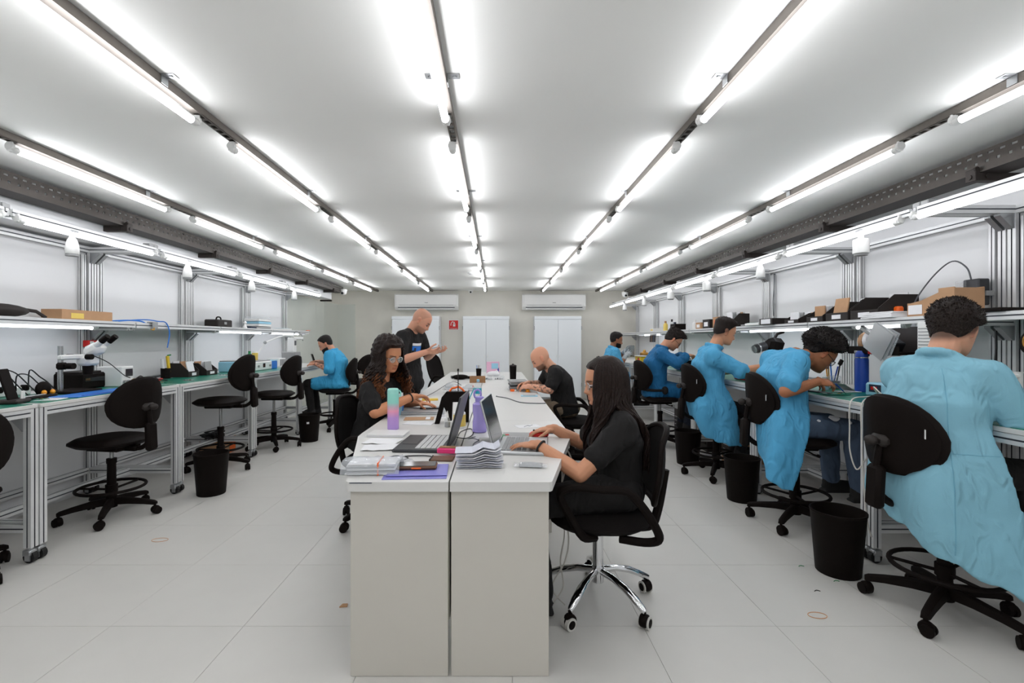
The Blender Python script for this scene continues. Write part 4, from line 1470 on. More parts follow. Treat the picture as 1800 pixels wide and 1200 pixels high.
person('curly-haired woman in black t-shirt working with two hands on a closed laptop', (-.98, 3.47, 0), dict(
    yaw=-.35, pel=(-.92, 3.46, .57), chest=(-.85, 3.47, .84), nb=(-.835, 3.48, .985), head=(-.785, 3.465, 1.185), hyaw=-.62, hpitch=.28,
    elR=(-.82, 3.22, .80), wrR=(-.60, 3.42, .885), hR=((.8, .55, -.03), (.1, -.2, -1), (.3, .6, .4)), curlR=(.35, .45, .3),
    elL=(-.76, 3.74, .80), wrL=(-.60, 3.63, .812), hL=((.95, -.2, -.05), D0, (-.1, -1, 0)), curlL=(.12, .2, .2),
    knL=(-.62, 3.56, .55), knR=(-.62, 3.36, .55), anL=(-.60, 3.56, .09), anR=(-.60, 3.36, .09)),
    dict(skin=(196, 134, 98), woman=True, S=.95, girth=1.0, shw=.168, hand=.93, voxel=.0045, pants='cloth_black', print=True,
         top=dict(kind='tshirt', mat='cloth_black', sleeve=.75), hairmat='hair_brown', hairc=(36, 26, 20), glasses='chrome', band='R',
         long=dict(cap=.032, fr=60, na=.014, n=380, arc=.66, r=.0062, len=.24, spread=.72, curl=.011, freq=120, seed=9, clear=.09, tips='hair_auburn', fa=1.5, tip0=.52)))

person('standing man with shaved head in black t-shirt looking at a phone', (-.90, 4.9, 0), dict(
    yaw=-.35, pel=(-.90, 4.9, .86), chest=(-.93, 4.9, 1.22), nb=(-.875, 4.9, 1.385), head=(-.765, 4.87, 1.49), hyaw=.02, hpitch=.6,
    shR=(-.935, 4.73, 1.315), elR=(-.93, 4.62, 1.09), wrR=(-.685, 4.66, 1.175), hR=((1, .08, .02), (0, .6, .7), (.1, .3, .9)), curlR=(.5, .75, .6),
    elL=(-.74, 5.1, 1.11), wrL=(-.63, 4.86, 1.17), hL=((.75, -.5, .05), (0, .0, .9), (.2, .1, 1)), curlL=(.5, .75, .6),
    knL=(-.90, 5.0, .48), knR=(-.90, 4.8, .48), anL=(-.92, 5.0, .09), anR=(-.92, 4.8, .09)),
    dict(skin=(208, 152, 126), S=1.0, girth=1.02, voxel=.005, pants='cloth_black', print=True, stubble=.5, scalp=.32, hairc=(88, 66, 54),
         top=dict(kind='tshirt', mat='cloth_black', sleeve=.72), arm=1.05))

person('seated bald man with tattooed arm bent over the right-hand desks', (.68, 5.05, 0), dict(
    yaw=PI+.05, pel=(.72, 5.05, .58), chest=(.67, 5.05, .86), nb=(.585, 5.05, 1.0), head=(.462, 5.04, 1.098), hyaw=PI-.04, hpitch=.55,
    shL=(.60, 4.88, .94), elL=(.535, 4.80, .79), wrL=(.355, 4.93, .81), hL=((-.9, .4, -.05), (0, .5, -.9), (-.2, .6, .5)), curlL=(.4, .5, .4),
    elR=(.50, 5.26, .80), wrR=(.34, 5.10, .83), hR=((-.9, -.3, -.05), (0, -.4, -.9), (-.2, -.4, .5)), curlR=(.4, .5, .4),
    knL=(.28, 4.93, .56), knR=(.28, 5.17, .56), anL=(.30, 4.93, .09), anR=(.30, 5.17, .09)),
    dict(skin=(212, 156, 128), S=1.0, girth=1.05, voxel=.005, pants='khaki', stubble=.72, hairc=(46, 34, 28), tattoo='LR', arm=1.1,
         top=dict(kind='tshirt', mat='cloth_black', sleeve=.72)))

person('bearded man in blue coat at the far left bench', (-2.36, 6.98, 0), dict(
    yaw=PI, pel=(-2.30, 6.98, .665), chest=(-2.32, 6.98, .98), nb=(-2.385, 6.98, 1.125), head=(-2.495, 6.97, 1.235), hyaw=PI+.25, hpitch=.5,
    elL=(-2.36, 6.74, .875), wrL=(-2.585, 6.80, .955), hL=((-.95, .2, -.05), (0, .4, -.9), (-.2, .5, .5)), curlL=(.4, .5, .4),
    elR=(-2.42, 7.22, .90), wrR=(-2.62, 7.05, .975), hR=((-.9, -.3, -.05), (0, -.4, -.9), (-.2, -.4, .5)), curlR=(.4, .5, .4),
    knL=(-2.72, 6.88, .665), knR=(-2.72, 7.08, .665), anL=(-2.66, 6.86, .27), anR=(-2.66, 7.08, .27)),
    dict(skin=(202, 144, 116), S=1.0, girth=1.0, voxel=.006, pants='cloth_black', hairmat='hair_black', hairc=(28, 22, 20), beard=.012, tattoo='L', far=True,
         hair=dict(side=.006, top=.013, na=.003, line=[-.075, -.06, -.035, -.01, .035, .074, .084]),
         top=dict(kind='coat', mat='coat_bright', sleeve=.12, lap=.72, seed=2.1, belt=False)))

person('man in gloves and blue coat at the far right bench', (1.98, 7.95, 0), dict(
    yaw=.05, pel=(1.93, 7.95, .66), chest=(1.90, 7.95, 1.0), nb=(1.925, 7.95, 1.15), head=(1.99, 7.94, 1.295), hyaw=-.05, hpitch=.18,
    elR=(1.99, 7.70, .86), wrR=(2.10, 7.80, 1.02), hR=((.7, .2, .6), (0, 1, -.2), (-.4, 0, 1)), curlR=(.4, .5, .4),
    elL=(2.06, 8.16, .97), wrL=(2.16, 8.02, 1.12), hL=((.8, -.3, .3), (0, -.8, -.5), (-.2, 0, 1)), curlL=(.4, .5, .4),
    knL=(2.36, 8.06, .66), knR=(2.36, 7.85, .66), anL=(2.32, 8.06, .27), anR=(2.32, 7.85, .27)),
    dict(skin=(156, 104, 76), S=.98, girth=.95, voxel=.007, pants='cloth_black', hairmat='hair_black', hairc=(24, 20, 18), beard=.007, gloves=True, far=True,
         hair=dict(side=.008, top=.020, na=.003, tufts=(500, .012)), top=dict(kind='coat', mat='coat_blue', sleeve=-.1, lap=.8, seed=4.1)))

person('man in dark blue coat with black belt leaning on the bench', (2.0, 5.85, 0), dict(
    yaw=.0, pel=(1.93, 5.85, .675), chest=(1.94, 5.85, 1.02), nb=(2.02, 5.85, 1.185), head=(2.15, 5.82, 1.295), hyaw=-.18, hpitch=.68,
    shR=(1.965, 5.68, 1.125), elR=(2.10, 5.56, 1.02), wrR=(2.255, 5.68, 1.10), hR=((.8, .35, .1), (.2, 0, -1), (-.2, .6, .5)), curlR=(.5, .7, .5),
    elL=(2.16, 6.06, 1.02), wrL=(2.29, 5.86, 1.10), hL=((.7, -.5, .1), (.1, .2, -1), (-.2, -.5, .5)), curlL=(.5, .7, .5),
    knL=(2.36, 5.96, .66), knR=(2.36, 5.75, .66), anL=(2.30, 5.96, .27), anR=(2.30, 5.75, .27)),
    dict(skin=(204, 146, 116), S=1.0, girth=.97, voxel=.005, pants='cloth_navy', hairmat='hair_dark', hairc=(34, 26, 22), glasses='charcoal', stubble=.25,
         hair=dict(side=.008, top=.026, quiff=.02, na=.004, fr=48, tufts=(1000, .02)), top=dict(kind='coat', mat='coat_deep', sleeve=.85, lap=.85, seed=6.2, belt=True)))

person('man in sky blue coat reaching towards the inspection lens', (2.1, 4.55, 0), dict(
    yaw=.0, pel=(2.0, 4.55, .70), chest=(2.01, 4.55, 1.06), nb=(2.065, 4.55, 1.215), head=(2.165, 4.54, 1.372), hyaw=-.05, hpitch=.32,
    shR=(1.985, 4.38, 1.14), elR=(2.20, 4.29, 1.005), wrR=(2.44, 4.33, 1.055), hR=((1, .1, -.1), (.1, 0, -1), (0, 1, .2)), curlR=(.4, .6, .4),
    elL=(2.20, 4.76, .98), wrL=(2.40, 4.66, 1.0), hL=((1, -.2, -.1), (.1, 0, -1), (0, -1, .2)), curlL=(.4, .6, .4),
    knL=(2.36, 4.66, .62), knR=(2.34, 4.47, .60), anL=(2.32, 4.66, .25), anR=(2.28, 4.47, .25)),
    dict(skin=(204, 146, 112), S=1.0, girth=.98, voxel=.005, pants='cloth_dark', hairmat='hair_dark', hairc=(36, 28, 24), scalp=.55, fade=.5,
         hair=dict(side=.003, top=.020, quiff=.012, na=.003, t0=.03, t1=.085, tufts=(900, .014)), 
         top=dict(kind='coat', mat='coat_blue', sleeve=.0, seed=8.3, sheets=[dict(rows=[
             [(1.89, 4.66, .84), (1.86, 4.50, .84), (1.90, 4.37, .84), (2.03, 4.34, .84), (2.16, 4.37, .84)],
             [(1.87, 4.65, .72), (1.84, 4.50, .70), (1.88, 4.35, .68), (2.03, 4.31, .67), (2.17, 4.34, .68)],
             [(1.89, 4.64, .60), (1.86, 4.50, .56), (1.90, 4.34, .52), (2.03, 4.29, .50), (2.18, 4.31, .50)],
             [(1.93, 4.62, .56), (1.91, 4.50, .48), (1.94, 4.34, .41), (2.05, 4.28, .365), (2.20, 4.30, .345)]], folds=2.5, amp=.02)])))

person('man with afro and glasses in short-sleeved blue coat and ripped jeans', (2.1, 3.36, 0), dict(
    yaw=-.02, pel=(2.01, 3.36, .70), chest=(2.0, 3.36, 1.04), nb=(2.10, 3.36, 1.185), head=(2.275, 3.36, 1.195), hyaw=-.08, hpitch=.72,
    shR=(2.0, 3.185, 1.145), elR=(1.865, 3.085, .955), wrR=(2.10, 3.13, 1.015), hR=((1, .1, -.06), (.1, .5, -.8), (.1, .8, .4)), curlR=(.35, .6, .5),
    shL=(2.03, 3.53, 1.14), elL=(2.10, 3.68, .98), wrL=(2.24, 3.50, .985), hL=((.8, -.5, -.05), (0, -.3, -.9), (-.2, -.6, .5)), curlL=(.4, .6, .5),
    knL=(2.40, 3.46, .685), knR=(2.42, 3.24, .68), anL=(2.42, 3.46, .27), anR=(2.46, 3.24, .27)),
    dict(skin=(164, 106, 74), S=1.0, girth=1.0, voxel=.0042, pants='jeans', hairmat='hair_black', hairc=(24, 18, 16), glasses='charcoal', stubble=.3, rips='R', legw=1.08,
         hair=dict(side=.012, top=.062, quiff=-.012, na=.005, fr=50, t0=-.02, t1=.05, tufts=(3400, .018), line=[-.078, -.06, -.015, .02, .036, .072, .082]), hand=1.0,
         top=dict(kind='coat', mat='coat_blue', sleeve=-.22, seed=3.3, sheets=[dict(rows=[
             [(1.90, 3.46, .86), (1.87, 3.34, .86), (1.88, 3.21, .86), (1.97, 3.17, .86), (2.08, 3.18, .86)],
             [(1.89, 3.44, .72), (1.85, 3.32, .71), (1.84, 3.16, .70), (1.93, 3.10, .70), (2.03, 3.11, .72)],
             [(1.88, 3.40, .58), (1.83, 3.28, .55), (1.80, 3.13, .52), (1.87, 3.06, .52), (1.96, 3.07, .55)],
             [(1.87, 3.36, .50), (1.82, 3.24, .46), (1.78, 3.12, .40), (1.82, 3.05, .35), (1.88, 3.06, .335)]], folds=2, amp=.016)])))

person('man in pale blue coat with his back to the camera in the foreground', (2.1, 2.24, 0), dict(
    yaw=.28, shR=(2.14, 2.085, 1.13), shL=(2.035, 2.415, 1.13), pel=(2.06, 2.23, .69), chest=(2.05, 2.24, 1.0), nb=(2.085, 2.25, 1.20), head=(2.18, 2.28, 1.338), hyaw=.34, hpitch=.42,
    elR=(2.27, 2.03, .89), wrR=(2.50, 2.13, .975), hR=((1, .3, 0), (0, .3, -.9), (0, .8, .5)),
    elL=(2.27, 2.52, .95), wrL=(2.46, 2.41, 1.03), hL=((.8, -.5, .02), (0, -.4, -.9), (-.1, -.6, .6)), curlL=(.4, .5, .4),
    knL=(2.46, 2.44, .66), knR=(2.50, 2.22, .66), anL=(2.44, 2.44, .27), anR=(2.48, 2.22, .27)),
    dict(skin=(206, 152, 124), S=1.03, girth=1.0, voxel=.0045, pants='cloth_black', hairmat='hair_dark', hairc=(32, 25, 22), fade=.85, far=True,
         hs=1.02, hair=dict(side=.003, top=.027, na=.004, fr=60, t0=-.045, t1=.07, tufts=(2600, .016), line=[-.112, -.10, -.05, .008, .03, .066, .074]),
         top=dict(kind='coat', mat='coat_pale', sleeve=1.0, seed=5.3, voxel=.010, amp=.004, freq=(7, 7, 5), seam=True, sheets=[dict(rows=[
             [(1.92, 2.40, .85), (1.88, 2.28, .85), (1.91, 2.12, .85), (2.0, 2.06, .85), (2.12, 2.03, .85)],
             [(1.90, 2.41, .70), (1.86, 2.27, .70), (1.89, 2.08, .69), (2.0, 2.0, .68), (2.13, 1.98, .68)],
             [(1.88, 2.41, .58), (1.85, 2.26, .56), (1.89, 2.06, .50), (2.01, 1.97, .46), (2.14, 1.94, .43)],
             [(1.88, 2.40, .54), (1.86, 2.25, .48), (1.90, 2.06, .38), (2.02, 1.95, .30), (2.15, 1.92, .235)]], folds=2.2, amp=.022)])))

# ================================================================== things on the centre desks
def item(name, label, cat, x, y, z=DZ, rot=0.0, group=None):
    return thing(name, label, cat, (x, y, z), rot, group)
def slab(t, name, c, d, m, rot=None, bev=.002):
    return MB().box(c, d, rot=rz(rot) if isinstance(rot, (int, float)) else rot, bev=bev).build(name, m, t)
def cable(name, label, pts, r, m, n=7, group=None):
    p0 = Vector(pts[0])
    t = thing(name, label, 'cable', p0, 0, group)
    MB().tube(spline([Vector(p)-p0 for p in pts], n), r, n=6).build('cord', m, t, True)
    MB().box((0, 0, 0), (.014, .014, .012), bev=.003).build('plug', m, t)
    return t
def gradient(name, stops):
    m = bpy.data.materials.new(name); m.use_nodes = True; nt = m.node_tree
    tc = nt.nodes.new('ShaderNodeTexCoord'); sp = nt.nodes.new('ShaderNodeSeparateXYZ'); cr = nt.nodes.new('ShaderNodeValToRGB')
    nt.links.new(tc.outputs['Generated'], sp.inputs[0]); nt.links.new(sp.outputs[2], cr.inputs[0]); nt.links.new(cr.outputs[0], nt.nodes['Principled BSDF'].inputs['Base Color'])
    while len(cr.color_ramp.elements) < len(stops): cr.color_ramp.elements.new(.5)
    for e, (p, c) in zip(cr.color_ramp.elements, stops):
        e.position = p; e.color = rgb(c)
    nt.nodes['Principled BSDF'].inputs['Roughness'].default_value = .3
    MATS[name] = m
gradient('tumbler_paint', [(0, (176, 146, 214)), (.32, (190, 150, 214)), (.5, (236, 158, 186)), (.62, (196, 178, 190)), (.72, (146, 212, 198)), (1, (150, 220, 206))])
mat('clear_plastic', (226, 230, 234), .12, alpha=.25)
mat('clear_purple', (164, 148, 224), .12, alpha=.72)
mat('folder_purple', (150, 148, 226), .25, alpha=.8, var=.03)
mat('silver', (196, 198, 200), .32, metal=.6, var=.01)
mat('dark_metal', (60, 61, 64), .4, metal=.4, var=.02)
mat('screen_grey', (66, 70, 72), .14, var=.03)
mat('key_light', (206, 206, 206), .5); mat('key_grey', (150, 150, 152), .5)
mat('pink_pale', (228, 180, 204), .4, var=.02)
mat('label_yellow', (222, 194, 96), .5, var=.03)
mat('amber', (240, 160, 40), .3, var=.02)

def laptop(label, x, y, rot, body, w, d, ang, keys, scr, h=.016):
    """hinge along local y at x=0, keyboard towards +x"""
    t = item('laptop', label, 'laptop', x, y, DZ, rot)
    slab(t, 'base', (d/2, 0, h/2), (d, w, h), body, bev=.004)
    kb = MB()
    rows, cols = 5, 13
    for i in range(rows):
        for j in range(cols):
            kb.box((.03+i*(d*.5/rows)+.008, -w*.43+(j+.5)*w*.86/cols, h+.0015), (d*.5/rows-.004, w*.86/cols-.004, .003))
    kb.build('keyboard', keys, t)
    slab(t, 'touchpad', (d*.78, 0, h+.0008), (d*.28, w*.34, .0016), 'key_grey' if body == 'silver' else 'dark_metal', bev=.0005)
    M = Matrix.Translation((0, 0, h)) @ Matrix.Rotation(-ang, 4, 'Y')
    lid = MB().box((0, 0, 0), (.008, w, d), bev=.003)
    lid.v = [tuple(M @ (Vector(v) + V(-.004, 0, d/2))) for v in lid.v]
    ld = lid.build('screen_lid', body, t)
    sc = MB().box((0, 0, 0), (.002, w-.016, d-.02)); sc.v = [tuple(M @ (Vector(v) + V(.0008, 0, d/2+.004))) for v in sc.v]
    sc.build('display', scr, ld)
    MB().cyl((0, -w*.3, h-.002), (0, w*.3, h-.002), .006, n=8).build('hinge', 'dark_metal', t, True)
    return t
laptop('silver laptop under the hands of the long-haired woman', .012, 2.425, -.12, 'silver', .36, .245, .27, 'key_grey', 'screen_grey')
laptop('dark grey laptop seen edge-on at the front left desk', -.232, 2.45, PI-.06, 'dark_metal', .36, .26, .26, 'key_light', 'dark_screen')

# bagged bundle with a rubber band
t = item('paper_bundle', 'bagged bundle of receipts held by an orange rubber band', 'paper bundle', -.505, 1.955, DZ, .05)
for k in range(7):
    slab(t, 'sheet', (random.uniform(-.006, .006), random.uniform(-.004, .004), .005+.0065*k), (.19, .115, .0052), ('paper', 'grey_plastic', 'charcoal', 'paper', 'grey_plastic', 'paper', 'paper')[k], random.uniform(-.04, .04), .001)
MB().box((.03, 0, .0245), (.006, .121, .053), bev=.002).build('rubber_band', 'orange', t)
g = [[(-.115+.23*i/9, -.075+.15*j/7, .054-.045*max(0, abs(-.075+.15*j/7)-.05)/.025+.008*noise.noise(V(i*.9, j*.9, 2))) for j in range(8)] for i in range(10)]
MB().sheet(g, .001).build('plastic_bag', 'clear_plastic', t, True)
# folder and phone
t = item('plastic_folder', 'translucent purple plastic folder under the phone', 'folder', -.325, 1.945, DZ, .06)
slab(t, 'back_cover', (0, 0, .0015), (.25, .2, .003), 'folder_purple'); slab(t, 'front_cover', (.006, .012, .007), (.24, .17, .0025), 'folder_purple')
slab(t, 'inner_sheet', (.03, .02, .0042), (.17, .12, .002), 'grey_plastic')
t = item('phone', 'phone in brown case lying on the purple folder', 'phone', -.33, 1.985, DZ+.0095, .06)
slab(t, 'case', (0, 0, .0075), (.165, .085, .015), 'brown', bev=.006); slab(t, 'display', (0, 0, .0155), (.155, .075, .002), 'screen_grey', bev=.001)
slab(t, 'case_ring', (.0, -.043, .007), (.04, .006, .006), 'orange', bev=.002)
t = item('pencil_box', 'pink and wood block lying beside the dark laptop', 'box', -.215, 2.235, DZ+.01, -.12)
slab(t, 'block', (0, 0, .012), (.125, .036, .024), 'pink', bev=.005); slab(t, 'wooden_top', (.012, .006, .0265), (.13, .03, .005), 'wood', bev=.001)
t = item('card_wallet', 'flat dark maroon wallet on the front left desk', 'wallet', -.245, 2.155, DZ, -.06)
slab(t, 'cover', (0, 0, .004), (.105, .08, .008), 'brown', bev=.003); slab(t, 'spine', (-.05, 0, .005), (.008, .08, .01), 'charcoal', bev=.002)
# folded receipts
mat('receipt_paper', (204, 206, 216), .8, var=.03)
t = item('receipt_stack', 'pile of zigzag folded white receipts beside the silver laptop', 'paper stack', -.075, 2.055, DZ, .05)
for k in range(9):
    ox, oy = random.uniform(-.008, .008), random.uniform(-.008, .008); g = []
    for i in range(9):
        x = -.095+.19*i/8
        zz = .004+.0078*k + (.004+.0028*k)*(1-abs(x-.03)/.05 if abs(x-.03) < .05 else max(0, (abs(x+.07)-.04))*.3)
        if x > .06: zz += (.0035*k)*(x-.06)/.035
        g.append([(x+ox, -.06+.12*j/3+oy, zz+random.uniform(0, .0008)) for j in range(4)])
    MB().sheet(g, .0016).build('receipt', 'paper' if k % 2 else 'receipt_paper', t)
t = item('parcel_bag', 'crumpled clear bag of small parts by the front desk corner', 'bag', .145, 2.03, DZ, -.12)
slab(t, 'parts', (0, 0, .008), (.1, .04, .014), 'grey_plastic', bev=.004); 
g = [[(-.07+.14*i/9, -.035+.07*j/6, .008+.013*math.sin(PI*i/9)*math.sin(PI*j/6)+.004*noise.noise(V(i, j, 5))) for j in range(7)] for i in range(10)]
MB().sheet(g, .001).build('bag_film', 'clear_plastic', t, True)
t = item('power_adapter', 'small white power adapter behind the silver laptop', 'adapter', -.055, 2.52, DZ, .1)
slab(t, 'body', (0, 0, .012), (.075, .04, .024), 'white_plastic', bev=.006); MB().tube(spline([(-.038, 0, .012), (-.07, .01, .02), (-.09, .08, .004), (-.05, .13, .004)], 5), .002, n=6).build('lead', 'cable_grey', t, True)
t = item('mouse_pad', 'thin grey mouse pad behind the silver laptop', 'mouse pad', .135, 2.70, DZ, -.05)
slab(t, 'pad', (0, 0, .0015), (.2, .15, .003), 'grey_plastic', bev=.001); slab(t, 'edge_binding', (0, -.075, .0017), (.2, .004, .0034), 'dark_metal', bev=.001)
t = item('mouse', 'red computer mouse under the far hand of the long-haired woman', 'mouse', .235, 2.655, DZ+.003, .1)
MB().ell((0, 0, .012), (.056, .031, .024), None, 18, 10).build('shell', 'red', t, True); MB().cyl((-.028, -.004, .034), (-.028, .004, .034), .006, n=10).build('wheel', 'charcoal', t, True); slab(t, 'base', (0, 0, .002), (.09, .05, .004), 'charcoal')
t = item('tablet', 'grey tablet near the edge behind the mouse', 'tablet', .34, 2.83, DZ, -.04)
slab(t, 'case', (0, 0, .005), (.12, .17, .01), 'dark_metal', bev=.003); slab(t, 'glass', (0, 0, .0105), (.108, .155, .0012), 'screen_grey', bev=.0004)
t = item('sketch_paper', 'loose sheet with grey pencil sketch on the desk', 'paper', .195, 2.99, DZ, .3)
slab(t, 'sheet', (0, 0, .0006), (.15, .1, .0012), 'paper', bev=.0003); MB().tube([(-.03, -.02, .0018), (.0, .01, .0018), (.01, -.01, .0018), (.04, .025, .0018)], .0025, n=4).build('pencil_marks', 'grey_plastic', t)
t = item('sticky_flags', 'green sticky flags with two red tabs', 'sticky notes', .035, 2.65, DZ, .2)
slab(t, 'pad', (0, 0, .005), (.03, .06, .01), 'green', bev=.001); slab(t, 'red_tab', (.0, .045, .004), (.022, .02, .004), 'red'); slab(t, 'red_tab', (.034, .045, .004), (.022, .02, .004), 'red')
# tumbler
t = item('tumbler', 'tall pastel gradient tumbler from mint to lilac', 'tumbler', -.626, 2.89, DZ, .3)
MB().lathe([(.031, 0), (.0345, .004), (.0345, .215), (.032, .225)], 24).build('cup', 'tumbler_paint', t, True)
MB().lathe([(.034, .212), (.035, .22), (.0335, .24), (.027, .247)], 24).build('lid', mat('mint', (158, 220, 208), .35, var=.01), t, True)
MB().tube([(.034, 0, .2), (.044, 0, .2), (.046, 0, .22), (.036, 0, .235)], .005, n=6).build('carry_loop', 'mint', t, True)
t = item('notebook', 'closed white notebook in front of the pastel tumbler', 'notebook', -.615, 2.72, DZ, -.05)
slab(t, 'pages', (0, 0, .006), (.205, .145, .010), 'paper', bev=.001); slab(t, 'cover', (0, 0, .0125), (.21, .15, .003), 'white_plastic', bev=.001)
t = item('envelope', 'flat white envelope beyond the pastel tumbler', 'envelope', -.50, 3.09, DZ, -.15)
slab(t, 'body', (0, 0, .002), (.19, .11, .004), 'paper', bev=.001); MB().prism([(-.095, .054), (.095, .054), (0, -.01)], .0042, .0052).build('flap', 'paper', t)
t = item('kraft_envelope', 'tan kraft envelope in front of the curly-haired woman', 'envelope', -.53, 3.27, DZ, .08)
slab(t, 'body', (0, 0, .002), (.2, .12, .004), 'card', bev=.001); slab(t, 'seal', (.06, 0, .0045), (.03, .1, .001), 'paper', bev=.0003)
t = item('paper_sheet', 'printed white sheet beside the kraft envelope', 'paper', -.36, 3.38, DZ, .1)
slab(t, 'sheet', (0, 0, .0006), (.12, .16, .0012), 'paper', bev=.0003)
for k in range(5): slab(t, 'text_line', (0, .05-.02*k, .0014), (.09, .004, .0006), 'grey_plastic', bev=0)
t = item('closed_laptop', 'closed silver laptop under the hands of the curly-haired woman', 'laptop', -.545, 3.56, DZ, .03)
slab(t, 'base', (0, 0, .008), (.32, .23, .016), 'silver', bev=.005); slab(t, 'lid', (0, 0, .021), (.32, .23, .009), 'silver', bev=.004)
t = item('phone', 'dark phone on the closed silver laptop', 'phone', -.50, 3.585, DZ+.0258, .1)
slab(t, 'body', (0, 0, .004), (.15, .072, .008), 'charcoal', bev=.003); slab(t, 'display', (0, 0, .0083), (.142, .066, .001), 'dark_screen', bev=.0003)
t = item('wristband', 'thin lead', 'cable', 0, 0) if False else None
# clamp stand
t = item('clamp_stand', 'black arched clamp stand with orange cord on top', 'stand', -.285, 3.10, DZ, .03)
M = Matrix(((1, 0, 0), (0, 0, 1), (0, 1, 0)))
MB().prism([(-.115, .0), (-.085, .0), (-.055, .11), (-.035, .07), (-.03, .02), (-.005, .02), (.0, .14), (.065, .14), (.075, .01), (.105, .01), (.108, .19), (.10, .205), (-.04, .205), (-.07, .17)], -.03, .03, M).build('frame', 'black_plastic', t)
MB().tube(spline([(-.02, 0, .205), (-.005, .01, .225), (.015, -.005, .23), (.035, .008, .235), (.06, .0, .222), (.075, 0, .205)], 5), .007, n=6).build('cord', 'orange', t, True)
MB().cyl((.035, 0, .2), (.035, 0, .34), .003, n=8).ell((.035, 0, .345), (.007, .007, .01), None, 8, 6).build('mast', 'charcoal', t, True)
def bottle(name, label, cat, x, y, z, prof, m, extra=(), rot=0.0, n=20):
    t = item(name, label, cat, x, y, z, rot)
    MB().lathe(prof, n).build('body', m, t, True)
    for nm, pr, mm in extra:
        MB().lathe(pr, n).build(nm, mm, t, True)
    return t
bottle('dropper_bottle', 'small grey dropper bottle in front of the clamp stand', 'bottle', -.305, 2.96, DZ, [(.016, 0), (.018, .004), (.018, .05), (.008, .062)], 'clear_plastic', [('nozzle', [(.009, .06), (.007, .075), (.002, .1)], 'white_plastic'), ('liquid', [(.0165, .002), (.0165, .03)], 'grey_plastic')])
bottle('glue_bottle', 'squat bottle with yellow label beside the clamp stand', 'bottle', -.228, 2.925, DZ, [(.036, 0), (.038, .005), (.038, .095), (.02, .11)], 'white_plastic', [('label_wrap', [(.0388, .015), (.0388, .085)], 'label_yellow'), ('cap', [(.019, .108), (.019, .13), (.012, .133)], 'white_plastic')])
t = bottle('sports_bottle', 'translucent purple sports bottle behind the silver laptop', 'bottle', -.10, 2.80, DZ, [(.036, 0), (.041, .006), (.042, .06), (.036, .09), (.041, .12), (.041, .165), (.022, .18)], 'clear_purple', [('base_ring', [(.037, .0005), (.0425, .006), (.0425, .014)], 'lavender'), ('cap', [(.024, .178), (.026, .185), (.026, .205), (.018, .21)], 'lavender')])
MB().tube([(.02*math.cos(a)-.012, 0, .222+.026*math.sin(a)) for a in [2*PI*k/18 for k in range(18)]], .006, n=6, closed=True).build('carry_ring', 'lavender', t, True)
bottle('water_bottle', 'clear water bottle with turquoise label and cap', 'bottle', -.172, 4.43, DZ, [(.030, 0), (.033, .005), (.033, .11), (.027, .13), (.012, .155)], 'clear_plastic', [('label_wrap', [(.0335, .045), (.0335, .095)], 'teal'), ('cap', [(.0135, .153), (.0135, .175), (.01, .177)], 'skyblue')])
t = item('pen', 'turquoise pen leaning by the water bottle', 'pen', -.25, 4.36, DZ, .5)
MB().cyl((0, 0, .004), (.05, .0, .1), .005, n=8).build('barrel', 'teal', t, True); MB().cyl((0, 0, .004), (-.006, 0, -.0), .004, .001, n=8).build('tip', 'charcoal', t, True); MB().box((-.02, 0, .012), (.05, .04, .024), bev=.004).build('pen_rest', 'clear_plastic', t)
t = item('note_pad', 'yellow note pad beyond the curly-haired woman', 'note pad', -.60, 4.30, DZ, .2)
slab(t, 'pad', (0, 0, .006), (.14, .09, .012), 'yellow', bev=.002); slab(t, 'top_sheet', (.004, 0, .0128), (.135, .086, .001), 'label_yellow', -.03, .0003)
# heap of clear bags
for i, (x, y, s_, lab) in enumerate(((-.44, 4.95, 1.0, 'crumpled clear bag of boards nearer the standing man'), (-.30, 5.1, .85, 'crumpled clear bag with a red dot on the left desks'), (-.52, 5.25, .9, 'crumpled clear bag behind the other bags on the left desks'))):
    t = item('parts_bag', lab, 'bag', x, y, DZ, i*.8)
    g = [[(-.11*s_+.22*s_*a/9, -.08*s_+.16*s_*b/7, .01+.075*s_*math.sin(PI*a/9)*math.sin(PI*b/7)+.02*noise.noise(V(a*.8, b*.8, i*7))*math.sin(PI*a/9)*math.sin(PI*b/7)) for b in range(8)] for a in range(10)]
    MB().sheet(g, .0012).build('bag_film', 'clear_plastic', t, True)
    for k in range(3): slab(t, 'board', (-.05+.05*k, .01*(k-1), .012+.004*k), (.05, .07, .006), ('paper', 'grey_plastic', 'ink_navy')[k], .3*k)
    if i == 1: slab(t, 'red_button', (.02, -.05, .05), (.014, .014, .01), 'red', bev=.004)
t = item('hand_scanner', 'black hand scanner lying on the far left desks', 'scanner', -.50, 6.55, DZ, .3)
MB().ell((0, 0, .035), (.12, .06, .035), None, 16, 10).build('body', 'black_plastic', t, True); slab(t, 'handle', (.13, .03, .025), (.16, .05, .035), 'black_plastic', .3, .01); slab(t, 'window', (-.115, 0, .035), (.02, .07, .04), 'dark_screen', bev=.005)
MB().tube(spline([(.2, .05, .02), (.3, .02, .006), (.35, -.08, .006), (.25, -.12, .006)], 5), .005, n=6).build('lead', 'cable_black', t, True)
t = item('wooden_box', 'small open wooden box beside the black scanner', 'box', -.245, 6.1, DZ, .05)
for c, d in (((0, -.05, .04), (.2, .012, .08)), ((0, .05, .04), (.2, .012, .08)), ((-.094, 0, .04), (.012, .09, .08)), ((.094, 0, .04), (.012, .09, .08))): slab(t, 'side', c, d, 'wood', bev=.001)
slab(t, 'bottom', (0, 0, .004), (.18, .09, .008), 'wood', bev=.001)
t = item('pen_cup', 'black pen cup at the far end of the left desks', 'pen cup', -.272, 7.25, DZ)
